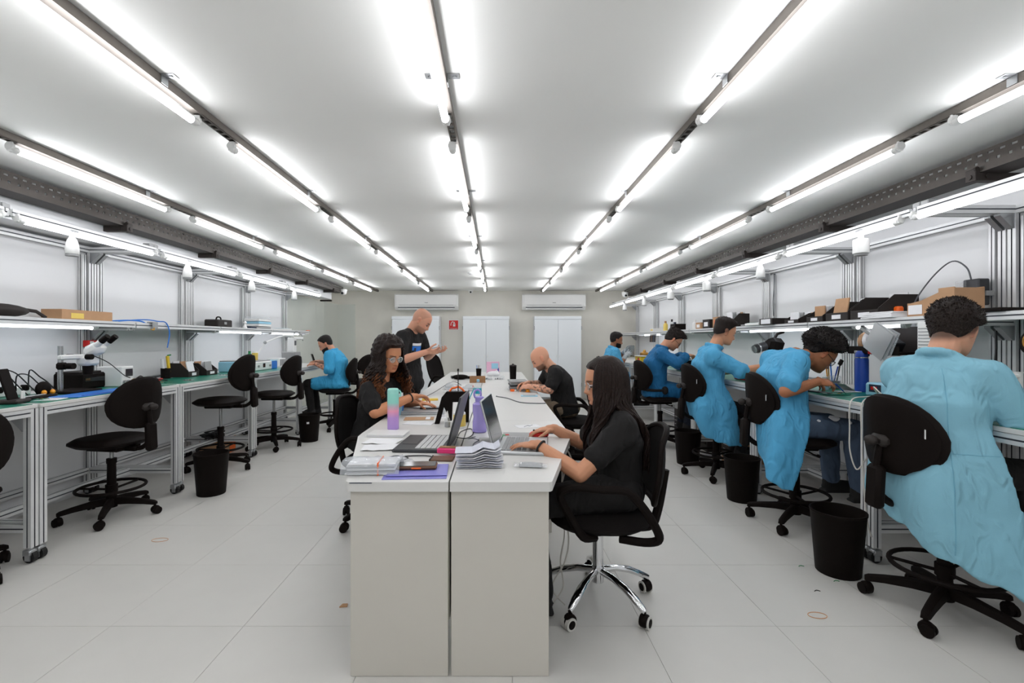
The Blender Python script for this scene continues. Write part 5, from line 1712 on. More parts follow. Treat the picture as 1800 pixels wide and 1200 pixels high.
MB().lathe([(.036, 0), (.042, .11), (.039, .11), (.034, .006), (.001, .005)], 16).build('cup', 'black_plastic', t, True)
for k in range(4):
    MB().cyl((.01*(k-1.5), .008*(k % 2), .01), (.022*(k-1.5), .02*(k % 2), .16), .004, n=6).build('pen', ('blue', 'charcoal', 'grey_plastic', 'white_plastic')[k], t, True)
t = item('acrylic_stand', 'pink printed card standing on the far desks', 'display card', -.06, 7.78, DZ, .1)
slab(t, 'card', (0, .0, .095), (.21, .006, .19), 'pink_pale', rx(-.12)); slab(t, 'photo', (.03, -.006, .12), (.11, .003, .09), 'skyblue', rx(-.12)); slab(t, 'foot', (0, .02, .004), (.21, .09, .008), 'clear_plastic'); slab(t, 'spine_strip', (.085, -.008, .06), (.02, .003, .06), 'deep_blue', rx(-.12))
for i, (x, w) in enumerate(((-.12, .13), (.03, .15))):
    t = item('parts_tray', ['clear parts tray left of the black tumbler', 'clear parts tray in front of the pink card'][i], 'tray', x, 6.55, DZ)
    slab(t, 'tray', (0, 0, .025), (w, .13, .05), 'clear_plastic', bev=.006)
    for k in range(4): slab(t, 'component', ((k-1.5)*.03, .02*(k % 2), .012), (.022, .05, .016), ('grey_plastic', 'charcoal', 'steel', 'paper')[k])
t = item('plastic_bag', 'crumpled white bag before the pink card', 'bag', -.05, 7.2, DZ)
MB().ell((0, 0, .03), (.10, .07, .045), None, 14, 9).build('bag_film', 'paper', t, True); MB().ell((.05, 0, .06), (.03, .02, .025), None, 10, 7).build('knot', 'paper', t, True)
bottle('travel_mug', 'tall black travel mug on the far right desks', 'mug', .215, 6.27, DZ, [(.036, 0), (.040, .005), (.046, .19), (.044, .2)], 'black_plastic', [('lid', [(.046, .195), (.047, .21), (.03, .218)], 'charcoal'), ('spout', [(.014, .215), (.014, .23)], 'charcoal')])
t = item('device_trays', 'stack of flat grey device trays before the bald man', 'trays', .235, 5.25, DZ, .04)
for k in range(5): slab(t, 'tray', (.006*(k % 2), 0, .011+.02*k), (.2, .3, .016), ('steel', 'grey_plastic', 'dark_metal', 'steel', 'grey_plastic')[k], .02*(k-2), .003)
t = item('solder_wick', 'orange spool by the hands of the bald man', 'spool', .325, 4.97, DZ)
MB().lathe([(.028, 0), (.03, .004), (.018, .008), (.018, .02), (.03, .024), (.028, .028)], 16).build('spool', 'amber', t, True); MB().lathe([(.009, -.0), (.009, .03)], 10).build('core', 'charcoal', t, True)
t = item('orange_block', 'small orange block at the end of the grey trays', 'block', .165, 5.02, DZ)
slab(t, 'block', (0, 0, .012), (.045, .03, .024), 'orange', bev=.005); slab(t, 'tip', (.03, 0, .01), (.02, .02, .014), 'paper')
t = item('card_sleeve', 'flat pale blue sleeve on the right-hand desks', 'sleeve', .315, 4.62, DZ, -.05)
slab(t, 'sleeve', (0, 0, .003), (.16, .11, .006), 'skyblue', bev=.001); slab(t, 'window', (0, 0, .0064), (.12, .07, .0008), 'grey_plastic', bev=0)
cable('desk_cable', 'grey cable lying across the right-hand desks', [(.0, 4.55, DZ+.004), (.10, 4.40, DZ+.004), (.2, 4.12, DZ+.004), (.32, 4.05, DZ+.004), (.415, 4.05, DZ+.004)], .004, 'cable_grey')
cable('laptop_lead', 'thin dark lead looping behind the dark laptop', [(-.235, 2.62, DZ+.01), (-.17, 2.60, DZ+.004), (-.135, 2.72, DZ+.004), (-.155, 2.88, DZ+.004), (-.20, 2.82, DZ+.004), (-.215, 2.70, DZ+.004), (-.21, 2.25, DZ+.004)], .0025, 'cable_black')
cable('black_lead', 'tangled black lead behind the bagged bundle', [(-.44, 2.10, DZ+.004), (-.40, 2.16, DZ+.006), (-.46, 2.18, DZ+.01), (-.50, 2.14, DZ+.005), (-.42, 2.2, DZ+.004), (-.33, 2.21, DZ+.004), (-.28, 2.18, DZ+.004)], .003, 'cable_black')
cable('charger_cable', 'grey charger cable between the purple bottle and the receipts', [(-.09, 2.53, DZ+.01), (-.12, 2.45, DZ+.004), (-.10, 2.34, DZ+.004), (-.02, 2.30, DZ+.02), (.0, 2.2, DZ+.004)], .0025, 'cable_grey')
cable('bag_cable', 'long grey cable curving beside the clear bags', [(-.68, 4.45, DZ+.004), (-.62, 4.8, DZ+.02), (-.55, 5.3, DZ+.05), (-.48, 5.5, DZ+.06), (-.40, 5.4, DZ+.03)], .004, 'cable_grey')
# white cables hanging at the desk edge
for i, off in enumerate((0, .018)):
    cable('hanging_cable', ['white cable dangling from the desk edge to the floor', 'white cable with a loose plug dangling beside the desk'][i], [(.318+off, 2.40, DZ-.03), (.325+off*.5, 2.37, .62), (.315-off, 2.36, .48), (.335+off, 2.36, .34), (.315+off*1.3, 2.36, .20), (.325-off*3, 2.34, .08), (.26 if i == 0 else .33, 2.30, .014)], .0035, 'cable_white')
t = item('power_strip', 'black power strip hanging under the right-hand desk', 'power strip', .33, 2.60, .60)
slab(t, 'body', (0, 0, 0), (.05, .26, .04), 'black_plastic', bev=.008)
for k in range(3): MB().cyl((.02, -.08+.08*k, .0), (.034, -.08+.08*k, 0), .018, n=12).build('socket', 'charcoal', t, True)
MB().tube(spline([(.03, -.08, 0), (.07, -.06, .03), (.06, .0, .08), (.02, .03, .12)], 5), .005, n=6).build('lead', 'cable_white', t, True)
t = item('phone', 'phone held by the standing man', 'phone', -.585, 4.69, 1.222, .1)
slab(t, 'body', (0, 0, 0), (.15, .075, .009), 'silver', ry(-.25), .003); slab(t, 'display', (0, 0, .0045), (.14, .064, .001), 'dark_screen', ry(-.25), .0003)

# ================================================================== things on the left-hand benches
BZ = BH + .003
def on(name, label, cat, x, y, rot=0.0, z=None, group=None): return item(name, label, cat, x, y, BZ if z is None else z, rot, group)
# stereo microscope on a boom stand
t = on('stereo_microscope', 'white stereo microscope on a boom stand on the left bench', 'microscope', -3.02, 3.42, .0, BZ)
slab(t, 'base_plate', (0, -.03, .01), (.24, .26, .02), 'black_plastic', bev=.006)
MB().cyl((-.02, -.09, .02), (-.02, -.09, .33), .016, n=14).build('pillar', 'steel', t, True)
slab(t, 'clamp', (-.01, -.09, .19), (.05, .06, .05), 'black_plastic', bev=.012); MB().cyl((.03, -.09, .19), (.075, -.09, .19), .022, n=14).build('clamp_knob', 'black_plastic', t, True)
MB().box((-.01, .02, .25), (.04, .26, .035), bev=.008).build('boom', 'white_plastic', t)
MB().box((.01, .10, .22), (.1, .12, .075), bev=.02).build('optical_body', 'white_plastic', t, True)
MB().box((.05, .115, .30), (.13, .11, .085), rot=ry(-.45), bev=.028).build('head', 'white_plastic', t, True)
for s in (-1, 1):
    e = MB().cyl((.085, .115+s*.032, .33), (.155, .115+s*.036, .385), .021, .019, n=14); eb = e.build('eyepiece', 'white_plastic', t, True)
    MB().cyl((.125, .115+s*.034, .361), (.175, .115+s*.037, .40), .022, .020, n=14).build('eyecup', 'black_plastic', eb, True)
MB().cyl((.01, .10, .185), (.01, .10, .12), .034, .03, n=18).build('objective', 'black_plastic', t, True)
for s in (-1, 1): MB().cyl((.01+s*.05, .03, .25), (.01+s*.09, .03, .25), .02, n=12).build('focus_knob', 'black_plastic', t, True)
t = on('relay_box', 'red and white label box on the bench post behind the microscope', 'box', -3.38, 3.98, 0, 1.26)
slab(t, 'box', (0, 0, 0), (.05, .1, .055), 'red', bev=.004); slab(t, 'white_label', (.026, -.02, 0), (.002, .035, .04), 'white_plastic', bev=0)
t = on('printer', 'low black printer behind the microscope', 'printer', -3.22, 3.70)
slab(t, 'body', (0, 0, .06), (.22, .24, .12), 'black_plastic', bev=.012); slab(t, 'slot', (.105, 0, .07), (.02, .18, .03), 'dark_screen'); slab(t, 'lid', (-.01, 0, .125), (.18, .22, .012), 'charcoal', bev=.004)
t = on('power_supply', 'white bench power supply with dark display', 'power supply', -3.08, 3.86, .0)
slab(t, 'case', (0, 0, .08), (.2, .13, .16), 'white_plastic', bev=.006); slab(t, 'display', (.101, .015, .11), (.003, .075, .06), 'dark_screen', bev=.001)
for k in range(3): MB().cyl((.1, -.04+.04*k, .04), (.115, -.04+.04*k, .04), .011, n=10).build('knob', 'grey_plastic', t, True)
t = on('tip_cleaner', 'round golden tip cleaner beside the power supply', 'tip cleaner', -2.90, 3.86)
MB().lathe([(.034, 0), (.046, .012), (.046, .05), (.030, .062)], 18).build('tin', 'gold', t, True); MB().cyl((.01, 0, .05), (.035, 0, .066), .025, n=14).build('opening', 'charcoal', t, True)
t = on('silicone_mat', 'bright blue repair mat under the microscope', 'mat', -2.80, 3.38, .03)
slab(t, 'sheet', (0, 0, .003), (.2, .62, .006), 'blue', bev=.002); slab(t, 'parts_strip', (.08, 0, .007), (.02, .5, .004), 'deep_blue', bev=.001)
t = on('loupe', 'round black loupe with amber lamps beside the microscope', 'loupe', -2.98, 3.14)
MB().ell((0, 0, .05), (.03, .05, .05), None, 16, 10).build('hood', 'black_plastic', t, True); slab(t, 'foot', (.0, 0, .008), (.09, .12, .016), 'charcoal', bev=.004)
for k in range(2): MB().ell((.035, -.03+.06*k, .03), (.014, .016, .016), None, 10, 7).build('lamp', 'amber', t, True)
t = on('tool_tray', 'flat black tool rest near the cable tangle', 'tray', -2.92, 3.0, .1)
slab(t, 'tray', (0, 0, .008), (.1, .26, .016), 'black_plastic', bev=.005); MB().cyl((.02, -.1, .02), (.0, .1, .02), .006, n=8).build('tweezers', 'steel', t, True)
t = on('socket_strip', 'white socket strip with black plugs on the left bench', 'power strip', -3.22, 3.1)
slab(t, 'body', (0, 0, .03), (.06, .36, .06), 'white_plastic', bev=.008)
for k in range(4):
    MB().box((.035, -.13+.085*k, .05), (.05, .03, .04), bev=.008).build('plug', 'black_plastic', t)
    MB().tube(spline([(.06, -.13+.085*k, .06), (.09, -.15+.085*k, .14+.03*(k % 2)), (.11, -.1+.085*k, .18-.02*k), (.13, -.02+.07*k, .08), (.16, .02+.07*k, .01)], 6), .004, n=6).build('lead', 'cable_black', t, True)
t = on('phone_stand', 'black phone stand at the left edge of the picture', 'stand', -2.84, 2.80, .3)
slab(t, 'foot', (0, 0, .012), (.12, .14, .024), 'charcoal', bev=.008); slab(t, 'back', (-.02, 0, .11), (.012, .09, .19), 'black_plastic', ry(-.28), .004); slab(t, 'lip', (.035, .03, .04), (.012, .03, .06), 'white_plastic', bev=.003)
t = on('paper_sheet', 'white sheet at the corner of the left bench', 'paper', -2.80, 3.02, .3)
slab(t, 'sheet', (0, 0, .0006), (.12, .18, .0012), 'paper', bev=.0003)
for k in range(4): slab(t, 'text_line', (.03-.02*k, 0, .0014), (.004, .13, .0005), 'grey_plastic', bev=0)
t = on('hot_tweezers', 'black and red hot tweezers lying on the green mat', 'tweezers', -3.05, 4.32, .4)
slab(t, 'handle', (0, 0, .012), (.03, .16, .022), 'red', bev=.008); slab(t, 'holder', (-.04, -.1, .02), (.08, .12, .04), 'black_plastic', bev=.012); MB().cyl((0, .08, .014), (.0, .15, .01), .008, .002, n=8).build('tip', 'steel', t, True)
t = on('tool_cup', 'black mesh cup holding tubes and a yellow cutter', 'cup', -3.2, 4.62)
MB().lathe([(.04, 0), (.042, .1), (.038, .1), (.036, .005), (.001, .004)], 16).build('cup', 'black_plastic', t, True)
MB().cyl((-.01, -.01, .02), (-.02, -.02, .19), .014, n=10).build('paste_tube', 'paper', t, True); slab(t, 'cutter', (.015, .015, .14), (.02, .03, .16), 'yellow', rx(.15), .004); slab(t, 'cutter_tip', (.015, .027, .225), (.018, .04, .012), 'green', rx(.15))
def packet_bin(label, x, y, z, rot, n, w=.2, d=.2, h=.13, big=False):
    t = item('parts_bin', label, 'bin', x, y, z, rot, 'black parts bins')
    Mx = Matrix(((0, 1, 0), (1, 0, 0), (0, 0, 1)))
    M = Matrix(((1, 0, 0), (0, 0, 1), (0, 1, 0)))
    for s in (-1, 1):
        MB().prism([(-d/2, 0), (d/2, 0), (d/2, h*.45), (d*.1, h), (-d/2, h)], s*w/2-.003, s*w/2+.003, M).build('side', 'charcoal', t)
    slab(t, 'bottom', (0, 0, .003), (d, w, .006), 'charcoal'); slab(t, 'back', (-d/2, 0, h/2), (.006, w, h), 'charcoal'); slab(t, 'front', (d/2, 0, h*.2), (.006, w, h*.4), 'charcoal')
    slab(t, 'label_plate', (d/2+.004, 0, h*.2), (.002, w*.4, h*.2), 'paper', bev=0)
    for k in range(n):
        slab(t, 'packet', (-d*.35+d*.7*k/max(1, n-1), random.uniform(-.02, .02), h*.62), (.012, w*.62, h*1.0), ('paper', 'card', 'paper', 'grey_plastic')[k % 4], ry(random.uniform(-.25, .1)), .003)
    return t
packet_bin('black parts bin with upright packets next to the tool cup', -3.18, 4.86, BZ, 0, 3, .17, .2, .14)
packet_bin('black sloped bin with bagged parts in front of the third left bench', -3.16, 5.12, BZ, 0, 4, .19, .22, .13)
# third and fourth left benches
def station(label, x, y, rot, col, w=.24, d=.2, h=.1, side=1):
    t = on('solder_station', label, 'soldering station', x, y, rot)
    slab(t, 'case', (0, 0, h/2), (d, w, h), col, bev=.01); slab(t, 'display', (side*d/2, 0, h*.55), (.004, .06, .05), 'dark_screen', bev=.001)
    for s in (-1, 1): MB().cyl((side*d/2, s*w*.35, h*.5), (side*(d/2+.015), s*w*.35, h*.5), .014, n=12).build('knob', 'grey_plastic', t, True)
    slab(t, 'top_tray', (0, 0, h+.006), (d*.9, w*.9, .012), 'grey_plastic', bev=.003)
    return t
station('white soldering station behind the third left stool', -3.0, 5.92, 0, 'white_plastic', .42, .24, .11)
station('pale blue ultrasonic cleaner beside the white station', -3.12, 5.62, 0, 'skyblue', .2, .2, .12)
bottle('flux_bottle', 'green bottle on the white station', 'bottle', -3.02, 5.84, BZ+.123, [(.032, 0), (.034, .004), (.034, .06), (.016, .085), (.014, .1)], 'green', [('cap', [(.016, .098), (.016, .115)], 'green')])
bottle('alcohol_bottle', 'yellow bottle next to the green bottle', 'bottle', -3.02, 5.97, BZ+.123, [(.034, 0), (.036, .004), (.036, .09)], 'label_yellow', [('cap', [(.03, .088), (.028, .11)], 'white_plastic')])
t = on('component_tray', 'blue component tray at the end of the white station', 'tray', -3.0, 6.24)
slab(t, 'tray', (0, 0, .05), (.2, .16, .1), 'blue', bev=.006); slab(t, 'lid', (0, 0, .106), (.2, .17, .012), 'skyblue', bev=.004)
t = on('magnifier_lamp', 'white articulated magnifier lamp over the fourth left bench', 'lamp', -3.1, 6.15)
slab(t, 'base', (0, 0, .02), (.1, .1, .04), 'white_plastic', bev=.01)
MB().tube([(0, 0, .04), (.02, .02, .2), (.08, .08, .34)], .01, n=8).build('lower_arm', 'white_plastic', t, True); MB().tube([(.08, .08, .34), (.15, .25, .40), (.2, .4, .44)], .01, n=8).build('upper_arm', 'white_plastic', t, True)
MB().ell((.08, .08, .34), (.022, .022, .022), None, 10, 7).build('joint', 'grey_plastic', t, True); MB().lathe([(.07, 0), (.075, .012), (.07, .025)], 20, (.22, .46, .42)).build('lamp_ring', 'white_plastic', t, True)
t = on('rework_station', 'tall white rework station near the bearded man', 'rework station', -3.05, 7.1)
slab(t, 'case', (0, 0, .1), (.2, .2, .2), 'grey_plastic', bev=.008); slab(t, 'tower', (.0, .02, .30), (.1, .1, .22), 'white_plastic', bev=.01); slab(t, 'display', (.052, .02, .33), (.004, .06, .07), 'dark_screen'); slab(t, 'head', (.06, .1, .4), (.14, .06, .04), 'white_plastic', bev=.01)
MB().tube(spline([(0, .05, .4), (.02, .1, .5), (.08, .16, .46), (.1, .18, .36)], 5), .008, n=6).build('hose', 'grey_plastic', t, True)
t = on('pcb_holder', 'red handled board holder in front of the bearded man', 'holder', -2.85, 6.82)
slab(t, 'rail', (0, 0, .012), (.06, .16, .02), 'steel', bev=.004); slab(t, 'jaw', (0, -.05, .03), (.05, .02, .03), 'red', bev=.004); slab(t, 'jaw', (0, .05, .03), (.05, .02, .03), 'red', bev=.004); slab(t, 'board', (0, 0, .045), (.06, .12, .004), 'green', bev=.001)
t = on('desk_monitor', 'small black screen leaning beyond the bearded man', 'screen', -2.86, 7.45, .5)
slab(t, 'foot', (0, 0, .006), (.1, .12, .012), 'black_plastic'); slab(t, 'panel', (0, 0, .09), (.014, .16, .14), 'black_plastic', ry(-.3), .004)
t = on('parts_case', 'white case with small compartments by the rework station', 'case', -3.1, 6.72)
slab(t, 'case', (0, 0, .06), (.18, .2, .12), 'white_plastic', bev=.006)
for k in range(3): slab(t, 'drawer', (.092, -.06+.06*k, .06), (.006, .05, .09), 'grey_plastic', bev=.002)
# left shelf
SZ = 1.4385
t = item('cardboard_box', 'long open cardboard box on the left shelf above the microscope', 'box', -3.27, 3.74, SZ, 0)
slab(t, 'side', (.075, 0, .04), (.006, .46, .08), 'card', bev=.001); slab(t, 'side', (-.075, 0, .04), (.006, .46, .08), 'card', bev=.001); slab(t, 'end', (0, .228, .04), (.15, .006, .08), 'card', bev=.001); slab(t, 'end', (0, -.228, .04), (.15, .006, .08), 'card', bev=.001); slab(t, 'bottom', (0, 0, .003), (.15, .45, .006), 'card', bev=.001); slab(t, 'label', (.0785, -.1, .035), (.001, .11, .04), 'label_yellow', bev=0)
t = item('tool_pouch', 'dark grey pouch with red strap at the left shelf edge', 'pouch', -3.22, 3.08, SZ)
MB().ell((0, 0, .045), (.09, .2, .045), None, 14, 9).build('bag', 'charcoal', t, True); slab(t, 'strap', (.07, -.1, .03), (.05, .03, .02), 'red', bev=.004); MB().tube([(0, .15, .06), (.02, .24, .05), (.03, .3, .01)], .012, n=6).build('flap', 'charcoal', t, True)
cable('ribbon_cable', 'blue cables with yellow ends hanging over the left shelf', [(-3.2, 4.05, SZ+.012), (-3.1, 4.2, SZ+.03), (-3.06, 4.32, SZ+.02), (-3.045, 4.4, SZ+.01), (-3.04, 4.44, SZ-.08), (-3.045, 4.42, SZ-.22)], .005, 'blue')
cable('ribbon_cable', 'short blue cable lying beside the cardboard box', [(-3.26, 4.02, SZ+.01), (-3.16, 4.1, SZ+.02), (-3.1, 4.18, SZ+.012), (-3.06, 4.2, SZ-.03)], .006, 'blue')
t = item('shelf_clamp', 'white clamp on the left shelf edge', 'clamp', -3.055, 4.24, SZ)
slab(t, 'jaw', (0, 0, .006), (.05, .07, .012), 'grey_plastic', bev=.003); slab(t, 'front', (.025, 0, -.02), (.012, .06, .06), 'zinc', bev=.003); MB().tube(spline([(.03, -.02, -.04), (.035, -.03, -.06), (.03, -.06, -.055)], 4), .006, n=6).build('hook', 'gold', t, True)
t = item('tool_case', 'dark grey tool case on the left shelf', 'case', -3.27, 5.62, SZ)
slab(t, 'case', (0, 0, .045), (.16, .3, .09), 'charcoal', bev=.01); slab(t, 'latch', (.082, 0, .05), (.006, .05, .03), 'grey_plastic'); MB().tube(spline([(0, -.05, .09), (0, -.03, .12), (0, .03, .12), (0, .05, .09)], 4), .008, n=6).build('handle', 'black_plastic', t, True)
t = item('small_figure', 'small white tool rest on the left shelf', 'tool rest', -3.15, 5.98, SZ)
MB().lathe([(.03, 0), (.02, .02), (.012, .05), (.022, .07), (.01, .09)], 14).build('stand', 'white_plastic', t, True); slab(t, 'tray', (.0, .12, .012), (.1, .14, .024), 'ink_navy', bev=.004)
t = item('drawer_stack', 'stack of clear drawers on the left shelf', 'drawers', -3.25, 6.5, SZ)
for k in range(5): slab(t, 'drawer', (.006*(k % 2), .01*(k % 3-1), .018+.034*k), (.2, .34-.03*(k > 3), .03), ('grey_plastic', 'white_plastic', 'skyblue', 'white_plastic', 'clear_plastic')[k], .02*(k-2), .004)
for i, (y, lab) in enumerate(((7.15, 'flat white tray'),)):
    t = item('flat_tray', 'flat pale tray near the end of the left shelf', 'tray', -3.22, y, SZ, .1)
    slab(t, 'tray', (0, 0, .012), (.2, .32, .024), 'white_plastic', bev=.004); slab(t, 'sheet', (0, 0, .026), (.16, .26, .004), 'skyblue', bev=.001)
t = item('end_marker', 'red tipped strip at the end of the left shelf', 'strip', -3.05, 7.72, SZ+.004)
slab(t, 'strip', (0, 0, .004), (.03, .1, .008), 'orange', bev=.002); slab(t, 'tip', (0, .055, .004), (.03, .02, .008), 'red', bev=.002)
t = item('orange_box', 'orange cardboard box on the floor under the left bench', 'box', -3.16, 5.42, 0, .1)
slab(t, 'body', (0, 0, .09), (.24, .34, .18), 'card', bev=.003); slab(t, 'panel', (.122, .08, .09), (.003, .14, .16), 'orange', bev=0); slab(t, 'tape', (0, 0, .1815), (.24, .05, .002), 'label_yellow', bev=0)
t = item('cable_heap', 'heap of black cables on the lower rail of the left bench', 'cables', -3.05, 5.15, .22)
MB().tube(spline([(random.uniform(-.08, .08), random.uniform(-.12, .12), .006+random.uniform(0, .08)) for k in range(26)], 4), .008, n=6).build('coil', 'cable_black', t, True); slab(t, 'adapter', (.03, .05, .03), (.06, .12, .04), 'black_plastic', bev=.006)
# ================================================================== things on the right-hand benches
t = bottle('steel_bottle', 'tall blue insulated bottle on the right bench', 'bottle', 2.62, 3.43, BZ, [(.038, 0), (.042, .005), (.042, .23), (.038, .245)], 'deep_blue', [('collar', [(.040, .243), (.040, .25)], 'steel'), ('lid', [(.039, .25), (.038, .275), (.024, .295)], 'deep_blue')])
MB().tube(spline([(.03, 0, .25), (.06, .01, .26), (.055, .02, .285), (.02, 0, .295)], 4), .005, n=6).build('carry_loop', 'steel', t, True)
t = on('hot_plate', 'pale blue preheater with dark display beside the blue bottle', 'preheater', 2.56, 3.13, .1)
slab(t, 'case', (0, 0, .045), (.18, .16, .09), 'skyblue', bev=.012); slab(t, 'fascia', (-.09, 0, .055), (.004, .09, .05), 'ink_navy', bev=.004); slab(t, 'readout', (-.093, .005, .056), (.003, .045, .02), 'red', bev=0)
t = on('red_handle', 'red handled lifting tool behind the preheater', 'tool', 2.66, 3.14, .15)
slab(t, 'post', (0, 0, .07), (.02, .02, .14), 'grey_plastic'); slab(t, 'handle', (-.01, 0, .145), (.03, .13, .016), 'red', bev=.005)
for i in range(3):
    cable('hose_lead', ['white cable looping in front of the preheater', 'white cable hanging in a long loop below the bench edge', 'second white loop hanging beside the foreground stool'][i],
        ([(2.45, 3.05, BZ+.01), (2.38, 3.0, BZ+.05), (2.33, 2.95, BZ+.08), (2.36, 2.9, BZ+.03), (2.45, 2.92, BZ+.06), (2.42, 2.98, BZ+.02)] if i == 0 else
         [(2.44, 3.04, BZ+.01), (2.28, 2.95, BZ+.02), (2.15, 2.90, BZ+.0), (2.135, 2.89, .75), (2.13, 2.88, .62), (2.14, 2.84, .52), (2.15, 2.78, .60)] if i == 1 else
         [(2.45, 2.98, BZ+.012), (2.28, 2.87, BZ+.02), (2.15, 2.81, BZ), (2.14, 2.80, .70), (2.135, 2.78, .45), (2.14, 2.76, .25), (2.15, 2.74, .16)]), .004, 'cable_white')
t = on('tool_pot', 'clear pot of brushes and blue pliers in front of the afro-haired man', 'pot', 2.57, 3.66)
slab(t, 'pot', (0, 0, .05), (.09, .09, .1), 'clear_plastic', bev=.008); slab(t, 'insert', (0, 0, .03), (.07, .07, .06), 'dark_metal')
for k in range(5):
    MB().cyl((.015*(k-2), .01*(k % 2), .03), (.03*(k-2), .02*(k % 3-1), .17+.015*(k % 3)), .005, n=8).build('tool', ('amber', 'gold', 'blue', 'deep_blue', 'charcoal')[k], t, True)
slab(t, 'brush_head', (.065, .0, .2), (.03, .012, .045), 'charcoal', ry(.5), .003)
bottle('flux_jar', 'small clear jar by the hands of the afro-haired man', 'jar', 2.44, 3.56, BZ, [(.028, 0), (.03, .004), (.03, .07), (.02, .085)], 'clear_plastic', [('cap', [(.02, .084), (.02, .1)], 'white_plastic'), ('liquid', [(.028, .002), (.028, .04)], 'skyblue')])
t = on('angled_card', 'grey folded card in front of the blue bottle', 'card', 2.50, 3.42, .3)
slab(t, 'leaf', (-.02, 0, .035), (.12, .09, .003), 'grey_plastic', ry(.45), .001); slab(t, 'base_leaf', (.02, 0, .003), (.15, .1, .003), 'paper', bev=.001)
t = on('circuit_board', 'green circuit board under the hands of the afro-haired man', 'circuit board', 2.30, 3.25, .1)
slab(t, 'board', (0, 0, .006), (.16, .09, .004), 'esd_green', bev=.001)
for k in range(6): slab(t, 'chip', (-.06+.024*k, .02*(k % 3-1), .010), (.016, .014, .004), ('charcoal', 'steel', 'charcoal', 'gold', 'steel', 'charcoal')[k], bev=0)
t = on('tool_strip', 'flat dark rail along the front of the green mat', 'rail', 2.27, 3.42, .05)
slab(t, 'rail', (0, 0, .005), (.05, .3, .01), 'dark_metal', bev=.002); slab(t, 'slider', (0, .08, .012), (.03, .04, .008), 'steel')
t = on('scalpel', 'blue handled scalpel held over the circuit board', 'scalpel', 2.235, 3.15, .2, 1.0)
MB().cyl((0, 0, .0), (.07, .01, -.05), .005, .004, n=8).build('handle', 'deep_blue', t, True); MB().cyl((.07, .01, -.05), (.1, .014, -.072), .003, .0008, n=6).build('blade', 'steel', t, True)
# hanging tray of rolls under the right shelf
t = item('hanging_tray', 'black tray of tape rolls and bags hung under the right shelf', 'tray', 2.74, 3.38, 1.19)
slab(t, 'tray', (0, 0, .01), (.26, .56, .02), 'black_plastic', bev=.004); slab(t, 'lip', (-.13, 0, .03), (.008, .56, .05), 'black_plastic'); slab(t, 'back', (.13, 0, .1), (.006, .56, .18), 'charcoal')
for s in (-.26, .26): MB().cyl((.1, s, .02), (.1, s, .2), .006, n=6).build('hanger', 'zinc', t, True)
for k, (y, m_, r) in enumerate(((.14, 'card', .07), (.09, 'paper', .075), (.04, 'gold', .06))):
    MB().lathe([(.02, -.018), (r, -.018), (r, .018), (.02, .018)], 20, (0, y, .02+r), M=Matrix(((1, 0, 0), (0, 0, 1), (0, 1, 0)))).build('tape_roll', m_, t, True)
slab(t, 'tool_case', (-.03, -.06, .07), (.12, .16, .1), 'dark_metal', rx(.5), .006); slab(t, 'silver_bar', (-.08, -.03, .12), (.03, .3, .03), 'steel', rx(.5), .004)
for k in range(4): slab(t, 'clip', (-.12, .2-.13*k, .012), (.03, .06, .02), ('paper', 'steel', 'red', 'paper')[k], .3*k)
t = item('antistatic_bags', 'silvery antistatic bags hanging from the right shelf', 'bags', 2.60, 3.16, 1.37)
for k in range(3):
    g = [[(-.006*k+.004*noise.noise(V(i, j, k*3)), -.09+.18*i/6+.012*k, -.2*j/6-.01*k) for j in range(7)] for i in range(7)]
    o = MB().sheet(g, .003).build('bag', 'silver' if k else 'clear_plastic', t, True); o.rotation_euler = (.45+.05*k, 0, 0)
t = item('adapter_plate', 'white perforated power unit hung beside the antistatic bags', 'power unit', 2.66, 2.94, 1.22)
slab(t, 'case', (0, 0, .08), (.06, .1, .2), 'white_plastic', bev=.004)
for i in range(8):
    for j in range(1): slab(t, 'vent', (-.031, -.0, .0+.02*i), (.002, .08, .006), 'grey_plastic', bev=0)
# inspection lens
t = item('inspection_lens', 'inspection camera with black hood on an arm before the reaching man', 'inspection lens', 2.66, 4.72, 1.21)
MB().lathe([(.10, -.06), (.085, .02), (.06, .055)], 6, (.05, -.02, .02), M=ry(-1.25)).build('hood', 'black_plastic', t)
MB().cyl((-.03, -.03, .02), (-.14, -.05, -.01), .046, .04, n=18).build('barrel', 'dark_metal', t, True); MB().cyl((-.10, -.042, .0), (-.115, -.046, -.003), .048, n=18).build('ring', 'steel', t, True); MB().cyl((-.14, -.05, -.01), (-.155, -.052, -.014), .036, n=18).build('lens', 'glass', t, True)
MB().tube([(.06, 0, .06), (.14, .05, .14), (.22, .08, .16)], .014, n=8).build('arm', 'black_plastic', t, True)
t = on('work_tray', 'white tray of small parts with red edge before the reaching man', 'tray', 2.38, 4.40, .05)
slab(t, 'tray', (0, 0, .01), (.22, .3, .02), 'white_plastic', bev=.004); slab(t, 'red_edge', (-.11, 0, .014), (.006, .3, .02), 'red', bev=.002)
for k in range(6): slab(t, 'part_piece', (-.07+.03*k, .05*(k % 3-1), .026), (.03, .04, .014), ('skyblue', 'grey_plastic', 'orange', 'steel', 'paper', 'blue')[k], .5*k, .003)
t = on('silver_box', 'grey metal box on the bench behind the reaching man', 'box', 2.5, 4.12)
slab(t, 'box', (0, 0, .045), (.14, .16, .09), 'steel', bev=.004); slab(t, 'lid', (0, 0, .095), (.145, .165, .01), 'grey_plastic', bev=.003)
